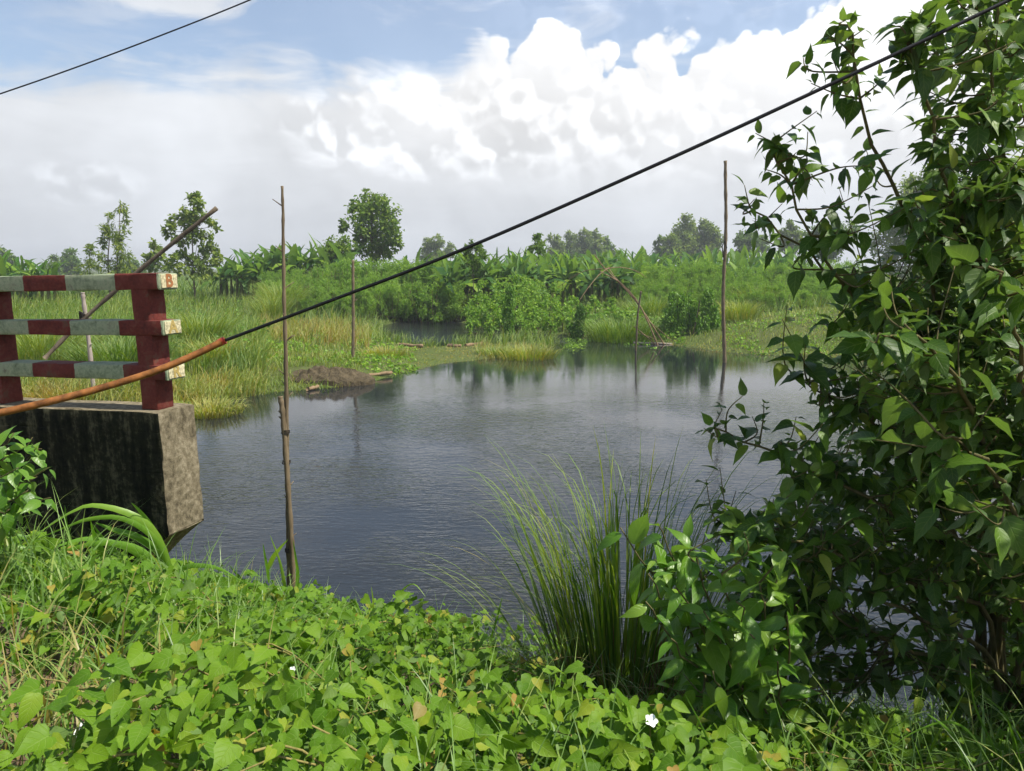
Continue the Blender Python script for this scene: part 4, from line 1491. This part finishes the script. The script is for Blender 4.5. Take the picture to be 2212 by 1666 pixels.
def place_leaves(parent, origin, tpls, mat, Fm, P, tint, kind, n_single, face=None, mass='leaf_mass', n_t=5):
    """the n_single leaves that show largest become parts of their own, the rest one mass"""
    sel = pick_big(P, n_single, face)
    tl = np.quantile(tint, np.linspace(.08, .92, n_t))
    meshes = leaf_meshes(tpls, tl, mat)
    for i in sel:
        o = bpy.data.objects.new('leaf', meshes[kind[i]][int(np.argmin(abs(tl - tint[i])))])
        COL.objects.link(o)
        o.parent = parent
        m_ = np.eye(4)
        m_[:3, :3] = Fm[i]
        m_[:3, 3] = P[i] - np.array(origin)
        o.matrix_local = Matrix(m_.tolist())
    rest = np.setdiff1d(np.arange(len(P)), sel)
    if len(rest):
        gg = G()
        for k in range(len(tpls)):
            q = rest[kind[rest] == k]
            gg.inst(tpls[k], Fm[q], P[q], tint[q])
        tag(gg.build(mass, mat, parent, origin=origin), kind='stuff')


soil_c = np.array(on_z(20, 1660, 1.85))


def near_points(n, y0=1.2, y1=7.6):
    y = rng.uniform(y0, y1, n)
    x = rng.uniform(-1, 1, n) * (.80 * y + 0.9)
    sd = pond_sd(x, y)
    k = sd > -0.22
    return x[k], y[k], sd[k]


x, y, sd = near_points(68000)
gz = height(x, y, sd)
lay = vnoise(x * 1.9, y * 1.9, 21) * .6 + vnoise(x * 4.5, y * 4.5, 22) * .4
lay = np.clip((lay - .5) * 1.5 + .5, 0, 1)
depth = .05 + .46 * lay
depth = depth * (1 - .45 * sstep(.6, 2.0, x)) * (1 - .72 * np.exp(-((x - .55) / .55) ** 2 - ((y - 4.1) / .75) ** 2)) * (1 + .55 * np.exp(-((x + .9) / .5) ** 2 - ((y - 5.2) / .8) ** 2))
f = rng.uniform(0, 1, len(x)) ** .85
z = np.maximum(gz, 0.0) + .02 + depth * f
soil = np.hypot((x - soil_c[0]) / .56, (y - soil_c[1]) / .46)
dens = np.where(soil < 1, .04, 1.0) * (1 - .45 * sstep(1.0, 2.3, x)) * np.clip(2.2 * lay - .25, .12, 1.3) * (1 - .30 * sstep(-1.2, -2.4, x))
k = rng.uniform(0, 1, len(x)) < dens * .62
x, y, z, f, lay = x[k], y[k], z[k], f[k], lay[k]
P = np.stack([x, y, z], -1)
n = len(P)
print('creeper leaves', n)
nrm = unit(rng.normal(0, .60, (n, 3)) + np.array((.10, -.25, 1.0)))
a = rng.normal(-math.pi / 2, 1.25, n)
al = unit(np.stack([np.cos(a), np.sin(a), np.full(n, -.28)], -1) + rng.normal(0, .22, (n, 3)))
size = (.034 + .066 * rng.uniform(0, 1, n) ** 1.6) * (.85 + .4 * vnoise(x * 1.3, y * 1.3, 30))
kind = rng.choice(8, n, p=(.14, .13, .13, .12, .12, .14, .11, .11))
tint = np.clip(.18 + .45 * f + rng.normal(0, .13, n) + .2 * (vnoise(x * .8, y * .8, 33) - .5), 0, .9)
tint[rng.uniform(0, 1, n) < .02] = 1.0
tint[rng.uniform(0, 1, n) < .04] = .93
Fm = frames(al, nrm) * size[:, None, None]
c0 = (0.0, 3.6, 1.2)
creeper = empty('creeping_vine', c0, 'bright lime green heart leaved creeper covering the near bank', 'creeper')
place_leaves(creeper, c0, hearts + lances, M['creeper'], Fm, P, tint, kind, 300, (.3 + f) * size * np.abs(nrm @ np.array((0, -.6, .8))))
gg = G()
for i in range(170):
    q = P[rng.integers(0, n)]
    L = rng.uniform(.3, 1.1)
    a0 = rng.uniform(0, 6.28)
    m_ = 9
    s_ = np.linspace(0, L, m_)
    wig = a0 + np.cumsum(rng.normal(0, .38, m_))
    px_ = q[0] + np.cumsum(np.cos(wig)) * L / m_
    py_ = q[1] + np.cumsum(np.sin(wig)) * L / m_
    if np.any(pond_sd(px_, py_) < -.15):
        continue
    zz = np.maximum(height(px_, py_), 0) + .12 + .26 * (vnoise(px_ * 1.9, py_ * 1.9, 21)) + .05 * np.sin(s_ * 9 + a0)
    tube(gg, np.stack([px_, py_, zz], -1), np.linspace(.0038, .0018, m_), 5)
tag(gg.build('runner_stems', M['vinestem'], creeper, origin=c0), kind='stuff')

# grass mixed into the creeper
x, y, sd = near_points(22000)
gz = np.maximum(height(x, y, sd), 0)
w_ = .26 + .60 * sstep(-.5, -2.0, x) + .40 * sstep(1.1, 2.0, x) + .9 * (np.hypot((x - soil_c[0] - .2) / .9, (y - soil_c[1] - .1) / .8) < 1) * .5 + .25 * (vnoise(x * 2, y * 2, 40) > .66)
k = rng.uniform(0, 1, len(x)) < w_ * .6
x, y, gz = x[k], y[k], gz[k]
n = len(x)
P = np.stack([x, y, gz], -1)
straw = np.exp(-(np.hypot(x - soil_c[0], y - soil_c[1]) / .8) ** 2)
T = np.clip(rng.normal(.5, .2, n) + .5 * straw * (rng.uniform(0, 1, n) < .6), 0, 1)
gg = G()
blades(gg, P, (rng.uniform(.28, .62, n) + .14 * sstep(-.4, -2.0, x) * (y < 4.2)) * (1 - .4 * straw), rng.uniform(0, .6, n), rng.uniform(.3, 2.2, n), rng.uniform(.006, .016, n), T, 7)
o = gg.build('near_grass', M['fgrass'])
tag(o, 'loose green and dry grass blades growing through the creeper', 'grass', kind='stuff')
gg = G()
for i in range(60):
    a0 = rng.uniform(0, 6.28)
    q = np.array((soil_c[0] + rng.normal(.15, .4), soil_c[1] + rng.normal(.15, .35), 0))
    q[2] = hz(q[0], q[1]) + .02
    d = np.array((math.cos(a0), math.sin(a0), rng.uniform(0, .25)))
    L = rng.uniform(.1, .32)
    tube(gg, [q, q + d * L * .5 + np.array((0, 0, .02)), q + d * L], [.003, .0028, .0015], 4)
o = gg.build('dry_straw', M['stalk'])
tag(o, 'dry straw scattered on the bare brown soil', 'straw', kind='stuff')

# ------------------------------------------------------------------ tall grass clump at the water edge
b_ = at(1330, 1475, 4.55)
b_.z = hz(b_.x, b_.y)
clump = empty('grass_clump', b_, 'tall arching green grass clump at the water edge in the centre', 'grass')


def clump_blades(n, cx, cy, r, H, lean_x, tint, bend=(.25, .9), w=(.006, .0105), late=3.0, out=.34):
    a = rng.uniform(0, 6.28, n); q = np.sqrt(rng.uniform(0, 1, n))
    P = np.stack([cx + np.cos(a) * q * r * 1.35, cy + np.sin(a) * q * r * .8, np.zeros(n)], -1)
    P[:, 2] = height(P[:, 0] + b_.x, P[:, 1] + b_.y) - b_.z
    ax_ = np.cos(a) * q * out + lean_x + rng.normal(0, .06, n)
    ay_ = np.sin(a) * q * out * .8 + rng.normal(0, .06, n)
    lean = np.hypot(ax_, ay_)
    gg = G()
    blades(gg, P, H * rng.uniform(.62, 1.12, n), lean, rng.uniform(*bend, n), rng.uniform(*w, n), np.clip(rng.normal(tint, .15, n), 0, 1), 12, np.arctan2(ay_, ax_), late=late, taper=.4)
    return gg


tag(clump_blades(290, 0, 0, .22, 1.85, -.05, .32, bend=(.3, 2.6), w=(.011, .019), late=6.0, out=.27).build('blades', M['grass'], clump), kind='stuff')
tag(clump_blades(60, .34, .05, .10, 1.78, .30, .28, bend=(.2, 1.6), w=(.010, .018), late=5.0, out=.14).build('blades', M['grass'], clump), kind='stuff')
tag(clump_blades(60, -.22, .0, .18, 1.45, -.34, .42, bend=(.6, 1.9), out=.2).build('blades', M['grass'], clump), kind='stuff')
tag(clump_blades(110, 0, 0, .26, 1.15, 0, .42, bend=(1.4, 2.6), w=(.005, .009), late=2.2, out=.55).build('blades', M['grass'], clump), kind='stuff')
tag(clump_blades(150, .05, -.02, .27, .55, 0, .95, bend=(.2, 1.6), w=(.005, .009), late=1.6, out=.6).build('dry_blades', M['grass'], clump), kind='stuff')
gg = G()
for i in range(90):
    a = rng.uniform(0, 6.28); r = .27 * math.sqrt(rng.uniform(0, 1))
    p = np.array((math.cos(a) * r * 1.3 + .04, math.sin(a) * r * .8, -.02))
    d = np.array((math.cos(a) * r * .7 + rng.normal(0, .05), math.sin(a) * r * .6, 1.0)) * rng.uniform(.35, .8)
    tube(gg, [p, p + d * .5, p + d], [.0042, .0038, .0028], 5)
tag(gg.build('stalks', M['stalk'], clump), kind='stuff')


# ------------------------------------------------------------------ broad bladed grass in front of the wing wall
def z5(x, y): return ((x / 1.58) / 1.8445, (1500 + y / 1.58) / 1.8445)


def strap(path, w, tint, facing, twist=0.5):
    n = 16
    C = smooth_path(path, n)
    T_ = unit(np.gradient(C, axis=0))
    N = np.cross(T_, np.array(facing))
    t = np.linspace(0, 1, n)
    sd_ = unit(N) * np.cos(twist * t)[:, None] + np.array(facing) * np.sin(twist * t)[:, None]
    wd = w * np.minimum(1, .35 + 3 * t) * (1 - t ** 2.2) + .0008
    fold = unit(np.cross(T_, sd_)) * (wd * .18)[:, None]
    V = np.stack([C - sd_ * wd[:, None] / 2 + fold, C, C + sd_ * wd[:, None] / 2 + fold], 1).reshape(-1, 3)
    F, L = [], np.tile([[-1, 0], [0, 0], [1, 0]], (n, 1)).astype(float)
    for i in range(n - 1):
        a, b2 = 3 * i, 3 * i + 3
        F += [(a, a + 1, b2 + 1), (a, b2 + 1, b2), (a + 1, a + 2, b2 + 2), (a + 1, b2 + 2, b2 + 1)]
    gg = G()
    gg.add(V, F, tint, L)
    return gg


def strap_plant(name, label, paths, Y, w, zf, cat='grass'):
    base = at(*zf(*paths[0][0]), Y)
    t = empty(name, base, label, cat)
    for pth in paths:
        Yj = Y + random.uniform(-.15, .15)
        m_ = len(pth)
        P = [at(*zf(*q), Yj - .25 * j / m_) for j, q in enumerate(pth)]
        if len(P) == 2:
            P.insert(1, (P[0] + P[1]) / 2)
        strap(P, w * random.uniform(.7, 1.15), random.uniform(.3, .75), unit(np.array((random.uniform(-.4, .4), -.8, .55))), random.uniform(-.9, .9)).build('blade', M['fgrass'], t, origin=tuple(base))
    return t


strap_plant('broad_grass', 'broad bladed green grass arching in front of the wing wall', [
    [(1100, 1330), (1040, 1130), (950, 960), (830, 870), (640, 815), (480, 835), (190, 1020)],
    [(1095, 1330), (1020, 1090), (900, 960), (740, 890), (560, 900), (440, 940), (130, 1070)],
    [(1090, 1330), (1010, 1060), (940, 930), (870, 840), (825, 795)],
    [(1085, 1330), (1000, 1120), (860, 1010), (700, 960), (600, 920)],
    [(740, 1260), (650, 1130), (595, 1010), (570, 905)],
    [(460, 1260), (340, 1130), (230, 1040), (100, 995), (0, 975)],
    [(520, 1270), (330, 1150), (160, 1080), (20, 1055), (-60, 1070)],
    [(1000, 1180), (850, 1080), (640, 1050), (430, 1095), (190, 1190)],
    [(980, 1220), (800, 1080), (560, 1020), (380, 1060), (250, 1130)],
    [(620, 1300), (520, 1180), (430, 1000), (408, 810)],
    [(860, 1280), (760, 1150), (660, 1040), (585, 930)],
    [(1110, 1320), (1150, 1210), (1260, 1190), (1390, 1215), (1540, 1300)],
    [(300, 1300), (190, 1210), (60, 1200), (-60, 1230)],
    [(700, 1290), (620, 1235), (500, 1215), (390, 1240)],
    [(900, 1300), (840, 1190), (900, 1130), (975, 1080)]], 4.35, .046, z5)
strap_plant('reed_shoot', 'young green reed shoots in front of the bamboo pole', [
    [(1810, 1420), (1790, 1300), (1760, 1160), (1700, 1000)], [(1860, 1400), (1872, 1250), (1862, 1150), (1845, 1030)], [(1690, 1300), (1680, 1220), (1668, 1140), (1655, 1050)],
    [(1680, 1230), (1720, 1140), (1760, 1085), (1815, 1025)], [(1640, 1400), (1600, 1330), (1530, 1290), (1440, 1185)], [(1560, 1420), (1540, 1340), (1480, 1280), (1400, 1240)], [(1490, 1440), (1420, 1380), (1380, 1320), (1340, 1215)]], 5.3, .034, z5)
strap_plant('grass_shoot', 'thin curling grass shoots at the middle of the bank edge', [
    [(860, 1360), (845, 1320), (870, 1275), (895, 1262), (920, 1290)], [(800, 1360), (806, 1310), (802, 1268)], [(790, 1350), (770, 1305), (765, 1290)], [(1060, 1380), (1075, 1330), (1085, 1290)]], 4.6, .018, lambda a, c: (a, c))
strap_plant('grass_shoot', 'long grass blades rising at the bottom right in the shade', [
    [(2180, 1690), (2140, 1600), (2105, 1520), (2095, 1420)], [(2150, 1690), (2110, 1600), (2050, 1560), (1960, 1590), (1890, 1650)], [(1990, 1690), (2020, 1600), (2060, 1540), (2090, 1480)], [(1560, 1690), (1530, 1600), (1480, 1500)],
    [(1640, 1690), (1600, 1600), (1590, 1520)], [(1480, 1690), (1500, 1600), (1520, 1540), (1580, 1500)], [(1760, 1690), (1740, 1600), (1680, 1520)], [(1900, 1690), (1850, 1620), (1780, 1580)], [(2100, 1690), (2060, 1590), (2000, 1540)],
    [(2200, 1690), (2180, 1560), (2120, 1500)]], 2.55, .012, lambda a, c: (a, c))


# ------------------------------------------------------------------ leafy shrubs
class Shrub:
    def __init__(self):
        self.st = []           # stems: arrays of points, radius
        self.P, self.al, self.nr, self.sz = [], [], [], []

    def stem(self, pts, r0, r1, n=14):
        q = smooth_path(pts, n)
        q[1:-1] += rng.normal(0, .010, (n - 2, 3))
        self.st.append((q, np.linspace(r0, r1, n)))
        return q

    def leaves(self, path, n, size, start=0.25, droop=.35, spread=1.0):
        m_ = len(path)
        T_ = unit(np.gradient(path, axis=0))
        ph = rng.uniform(0, 6.28)
        for j in range(n):
            f = start + (1 - start) * (j + .5) / n
            i = min(int(f * (m_ - 1)), m_ - 2)
            fr = f * (m_ - 1) - i
            p = path[i] * (1 - fr) + path[i + 1] * fr
            d = T_[i]
            e1 = unit(np.cross(d, np.array((.1, .2, 1.))))
            e2 = np.cross(d, e1)
            a = ph + j * math.pi + rng.normal(0, .55)
            rad = e1 * math.cos(a) + e2 * math.sin(a)
            al = unit(d * (.45 + .5 * (j == n - 1)) + rad * spread + np.array((0, 0, -droop)) + rng.normal(0, .22, 3))
            nr = unit(np.array((.15, -.10, 1.0)) + rng.normal(0, .40, 3) + d * .25)
            self.P.append(p + al * .012)
            self.al.append(al)
            self.nr.append(nr)
            self.sz.append(size * rng.uniform(.55, 1.3) * (1 - .35 * (f > .93)))

    def sprig(self, tip, length, n, size, r=.0035):
        """a leafy twig that ends at tip and grows out of the nearest stem"""
        tip = np.array(tip)
        best, bp = 1e9, None
        for q, rr in self.st[:self.n_main]:
            d = np.linalg.norm(q - tip, axis=1) + np.maximum(0, q[:, 2] - tip[2] + .05) * 1.2
            i = int(np.argmin(d))
            if d[i] < best:
                best, bp = d[i], q[i]
        mid = (bp + tip) / 2 + np.array((0, 0, -.12 * np.linalg.norm(tip - bp))) + rng.normal(0, .03, 3)
        L = np.linalg.norm(tip - bp)
        q = smooth_path([bp, mid, tip], 14)
        self.st.append((q, np.linspace(r * 1.5, r * .5, 14)))
        self.leaves(q, n, size, max(.08, 1 - length / max(L, .05)))

    def build(self, name, label, base, mat, n_single, tint_mu, tpls, bark):
        P, al, nr, sz = map(np.array, (self.P, self.al, self.nr, self.sz))
        n = len(P)
        print(name, 'leaves', n)
        t = empty(name, base, label, 'shrub')
        kind = rng.integers(0, len(tpls), n)
        tint = np.clip(rng.normal(tint_mu, .22, n), 0, .93)
        tint[rng.uniform(0, 1, n) < .025] = 1.0
        place_leaves(t, tuple(base), tpls, mat, frames(al, nr) * sz[:, None, None], P, tint, kind, n_single, sz)
        gm, gt = G(), G()
        for i, (q, r) in enumerate(self.st):
            tube(gm if i < self.n_main else gt, q, r, 7 if i < self.n_main else 5)
        gm.build('branches', bark, t, origin=tuple(base))
        if gt.n:
            tag(gt.build('twigs', bark, t, origin=tuple(base)), kind='stuff')
        return t


bush = Shrub()
bb = Vector((2.75, 3.95, 0))
bb.z = hz(bb.x, bb.y) - .05
crown0 = at(2170, 1180, 3.9)
mains = [  # px tip and way points
    [(2120, 1150, 3.9), (2010, 620, 3.7), (1880, 300, 3.5), (1830, 55, 3.4)],
    [(2140, 1200, 3.9), (2000, 760, 3.7), (1800, 590, 3.6), (1665, 320, 3.5)],
    [(2120, 1220, 3.9), (2050, 800, 3.8), (1850, 640, 3.7), (1625, 455, 3.6)],
    [(2160, 1200, 3.9), (2120, 700, 3.6), (2020, 300, 3.3), (1960, 80, 3.2)],
    [(2200, 1200, 3.9), (2220, 700, 3.7), (2160, 250, 3.5), (2090, -60, 3.4)],
    [(2260, 1200, 4.0), (2330, 700, 4.0), (2300, 200, 3.9), (2260, -120, 3.9)],
    [(2160, 1300, 3.8), (1960, 1130, 3.6), (1750, 1010, 3.6), (1545, 925, 3.6)],
    [(2140, 1350, 3.8), (1950, 1250, 3.5), (1760, 1180, 3.45), (1580, 1130, 3.4)],
    [(2200, 1250, 3.7), (2120, 950, 3.2), (2020, 760, 2.9), (1900, 720, 2.75)],
    [(2240, 1250, 3.7), (2230, 950, 3.1), (2190, 700, 2.7), (2130, 560, 2.5)],
    [(2160, 1250, 4.1), (2050, 900, 4.3), (1960, 700, 4.4), (1760, 700, 4.4)],
    [(2260, 1350, 3.4), (2200, 1150, 2.9), (2140, 1000, 2.7), (2020, 930, 2.6)],
    [(2200, 1300, 4.3), (2150, 1000, 4.7), (2100, 750, 4.9), (2000, 560, 4.9)],
    [(2150, 1350, 4.0), (1980, 1020, 3.9), (1850, 900, 3.8), (1745, 830, 3.7)],
    [(2180, 1480, 3.8), (2020, 1420, 3.65), (1860, 1360, 3.5), (1700, 1300, 3.4)],
    [(2150, 1440, 3.7), (1980, 1330, 3.5), (1850, 1270, 3.4), (1740, 1210, 3.3)],
]
for mp_ in mains:
    pts = [bb + Vector((random.uniform(-.18, .18), random.uniform(-.18, .18), 0))] + [at(*q) for q in mp_]
    bush.stem(pts, .017, .004, 24)
bush.n_main = len(bush.st)
for q, r in list(bush.st):
    bush.leaves(q, 18, .095, .58)
# sprigs that make the outline
for (u, v, Y, n, sz) in [(1826, 45, 3.4, 9, .088), (1868, 62, 3.4, 7, .088), (1785, 80, 3.4, 8, .085), (1735, 125, 3.45, 9, .085), (1752, 180, 3.4, 8, .09), (1925, 60, 3.3, 9, .09), (1960, 40, 3.2, 9, .085), (1990, 20, 3.2, 9, .09), (1900, 170, 3.4, 8, .09),
                         (1632, 288, 3.5, 8, .075), (1668, 320, 3.5, 7, .08), (1650, 365, 3.5, 8, .085), (1608, 400, 3.6, 6, .085), (1630, 430, 3.6, 6, .08), (1632, 470, 3.6, 4, .10), (1640, 515, 3.55, 4, .10), (1690, 440, 3.6, 6, .09),
                         (1745, 285, 3.5, 8, .095), (1720, 330, 3.5, 8, .095), (1755, 390, 3.5, 8, .10), (1740, 350, 3.6, 7, .095), (1765, 240, 3.45, 9, .10), (1800, 130, 3.4, 8, .095), (1725, 560, 3.5, 4, .11), (1690, 690, 3.4, 6, .12), (1740, 745, 3.3, 6, .13),
                         (1700, 660, 3.5, 6, .11), (1520, 925, 3.6, 5, .085), (1560, 885, 3.65, 6, .085), (1605, 855, 3.65, 5, .085), (1580, 940, 3.6, 6, .085), (1625, 900, 3.6, 6, .085), (1555, 1010, 3.55, 6, .095), (1525, 1035, 3.5, 4, .10), (1590, 1060, 3.5, 6, .10), (1650, 870, 3.6, 6, .08),
                         (1743, 825, 3.6, 7, .06), (1790, 850, 3.6, 7, .075), (1720, 900, 3.6, 7, .085), (1770, 940, 3.6, 7, .085), (1680, 960, 3.55, 7, .09), (1560, 1125, 3.4, 6, .10), (1600, 1150, 3.4, 7, .10), (1580, 1200, 3.4, 7, .10), (1660, 1100, 3.4, 8, .10),
                         (1950, 760, 2.75, 6, .125), (1885, 800, 2.75, 6, .135), (1870, 730, 2.75, 6, .13), (2090, 560, 2.6, 6, .12), (2170, 640, 2.55, 6, .135), (2120, 620, 2.6, 5, .13), (2150, 860, 2.6, 6, .125), (2040, 1010, 2.6, 6, .13), (2100, 1090, 2.6, 7, .13), (2000, 1080, 2.7, 6, .13), (1890, 950, 2.8, 5, .12)]:
    bush.sprig(at(u, v, Y), .34, n, sz)
edge_v = [-80, 0, 100, 200, 300, 400, 500, 600, 700, 800, 900, 1000, 1100, 1200, 1300, 1400, 1500, 1640]
edge_u = [1990, 1960, 1800, 1790, 1770, 1760, 1800, 1830, 1800, 1810, 1780, 1690, 1640, 1630, 1740, 1850, 1960, 2010]
for i in range(1150):
    v = random.uniform(-80, 1560) if i % 2 else random.uniform(380, 1300)
    e = float(np.interp(v, edge_v, edge_u))
    u = e + (2330 - e) * random.random() ** .8
    if v < 560 and u < 1960 and random.random() < .72:
        continue
    if v > 1180 and u < 2000 and random.random() < .5:
        continue
    Y = random.uniform(3.1, 4.7)
    bush.sprig(at(u, v, Y), random.uniform(.25, .4), random.randint(7, 11), random.uniform(.08, .125))
bush.stem([bb + Vector((.3, -.1, 0)), Vector((3.5, 3.6, 2.2)), Vector((3.9, 3.2, 4.6))], .03, .006, 24)
bush.stem([bb + Vector((.4, .1, 0)), Vector((4.0, 3.9, 2.2)), Vector((4.6, 3.6, 4.9))], .03, .006, 24)
bush.stem([bb + Vector((.5, -.3, 0)), Vector((3.7, 2.9, 2.2)), Vector((3.4, 1.9, 4.7))], .03, .006, 24)
bush.stem([bb + Vector((.6, -.2, 0)), Vector((4.3, 2.8, 2.2)), Vector((4.4, 2.0, 4.9))], .03, .006, 24)
bush.st = bush.st[-4:] + bush.st[:-4]
bush.n_main += 4
for i in range(80):
    bush.sprig(at(random.uniform(1570, 1860), random.uniform(1110, 1490), random.uniform(3.2, 3.9)), .3, random.randint(6, 9), random.uniform(.085, .125))
for i in range(220):
    p_ = (random.uniform(2.7, 4.8), random.uniform(1.2, 2.8), random.uniform(2.8, 4.9))
    bush.sprig(p_, .4, random.randint(8, 12), random.uniform(.10, .14))
for i in range(230):
    p_ = (random.uniform(3.0, 5.0), random.uniform(2.5, 4.6), random.uniform(2.2, 4.6))
    bush.sprig(p_, .4, random.randint(8, 12), random.uniform(.10, .14))
bush.build('leafy_shrub', 'large dark leafy shrub filling the right side of the bank', bb, M['bush'], 300, .50, ovates + longs[:2], M['twig'])

# bright young shrub at the foot of the big one
ys_ = Shrub()
yb_ = Vector((1.15, 3.35, 0))
yb_.z = hz(yb_.x, yb_.y) - .03
for tip in [(1340, 1140, 3.15), (1420, 1130, 3.2), (1480, 1160, 3.2), (1400, 1240, 2.95), (1500, 1215, 3.0), (1560, 1240, 3.0), (1395, 1300, 2.8), (1450, 1380, 2.75), (1520, 1320, 2.8), (1590, 1300, 2.85), (1620, 1370, 2.75), (1540, 1450, 2.7), (1640, 1260, 3.0), (1700, 1330, 2.85), (1680, 1430, 2.7), (1460, 1270, 2.85)]:
    tp = at(*tip)
    pts = [yb_ + Vector((random.uniform(-.1, .25), random.uniform(-.1, .1), 0)), (yb_ * .45 + tp * .55) + Vector((.1, .05, -.08)), tp]
    ys_.stem(pts, .008, .003, 16)
ys_.n_main = len(ys_.st)
for q, r in list(ys_.st):
    ys_.leaves(q, 11, .165, .35, .45)
for i in range(24):
    u, v = random.uniform(1400, 1760), random.uniform(1150, 1500)
    ys_.sprig(at(u, v, random.uniform(2.8, 3.5)), .25, 7, .125)
ys_.build('young_shrub', 'bright young leafy shrub at the foot of the dark one, beside the grass clump', yb_, M['young'], 260, .58, longs, M['twig'])

# small shrub at the left edge before the wing wall
ls = Shrub()
lb_ = at(-120, 1330, 3.6)
lb_.z = hz(lb_.x, lb_.y) - .03
for tip in [(70, 945, 3.45), (30, 935, 3.4), (105, 1010, 3.4), (110, 1075, 3.3), (60, 1060, 3.3), (20, 1100, 3.2), (90, 970, 3.5), (0, 980, 3.4), (40, 1010, 3.3), (80, 1030, 3.4), (-40, 920, 3.5), (-60, 1050, 3.3)]:
    tp = at(*tip)
    ls.stem([lb_, (lb_ * .5 + tp * .5) + Vector((-.05, 0, .08)), tp], .008, .002, 14)
ls.n_main = len(ls.st)
for q, r in list(ls.st):
    ls.leaves(q, 16, .105, .45, .5)
ls.build('small_shrub', 'small bright green shrub at the left edge before the wing wall', lb_, M['young'], 150, .5, slims + ovates[:2], M['twig'])

# ------------------------------------------------------------------ white flowers in the creeper
for lab, u, v, Y, s_ in (('white flower low in the creeper at the lower left', 182, 1580, 2.17, .032), ('small white flower in the shade below the young shrub', 1406, 1558, 2.36, .024), ('tiny white flower in the middle of the creeper', 632, 1447, 2.9, .014)):
    p = at(u, v, Y)
    t = empty('flower', p, lab, 'flower')
    for k in range(5):
        a = k * 2 * math.pi / 5
        gg = G()
        V, F = [(0, 0, -.2)], []
        for j in range(5):
            b2 = a + (j - 2) * .29
            rr = 1.0 - .12 * abs(j - 2)
            V.append((math.cos(b2) * rr, math.sin(b2) * rr, .28 + .05 * (j % 2)))
        F = [(0, j, j + 1) for j in range(1, 5)]
        gg.add(np.array(V) * s_, F, .5)
        o = gg.build('petal', M['petal'], t)
        o.rotation_euler = (R(35), R(10), 0)
    gg = G()
    tube(gg, [(0, 0, -.2 * s_), (0, .01, -.08), (.005, .03, -.30)], [.003, .002, .002], 5)
    gg.build('stalk', M['vinestem'], t)

# ------------------------------------------------------------------ haze over the fields
hm = new_mat('haze_air')
pv = node('ShaderNodeVolumePrincipled')
pv.inputs['Color'].default_value = (.86, .90, .95, 1)
pv.inputs['Density'].default_value = 0.0008
pv.inputs['Anisotropy'].default_value = 0.2
ho = node('ShaderNodeOutputMaterial')
link(pv.outputs[0], ho.inputs['Volume'])
x0_, x1_, y0_, y1_, z0_, z1_ = -1210, 1210, -50, 1410, -2.5, 26
gg = G()
gg.add([(x0_, y0_, z0_), (x1_, y0_, z0_), (x1_, y1_, z0_), (x0_, y1_, z0_), (x0_, y0_, z1_), (x1_, y0_, z1_), (x1_, y1_, z1_), (x0_, y1_, z1_)],
       [(0, 3, 2, 1), (4, 5, 6, 7), (0, 1, 5, 4), (1, 2, 6, 5), (2, 3, 7, 6), (3, 0, 4, 7)])
o = gg.build('haze', hm, smooth=False)
tag(o, 'thin pale haze over the fields', 'haze', kind='stuff')
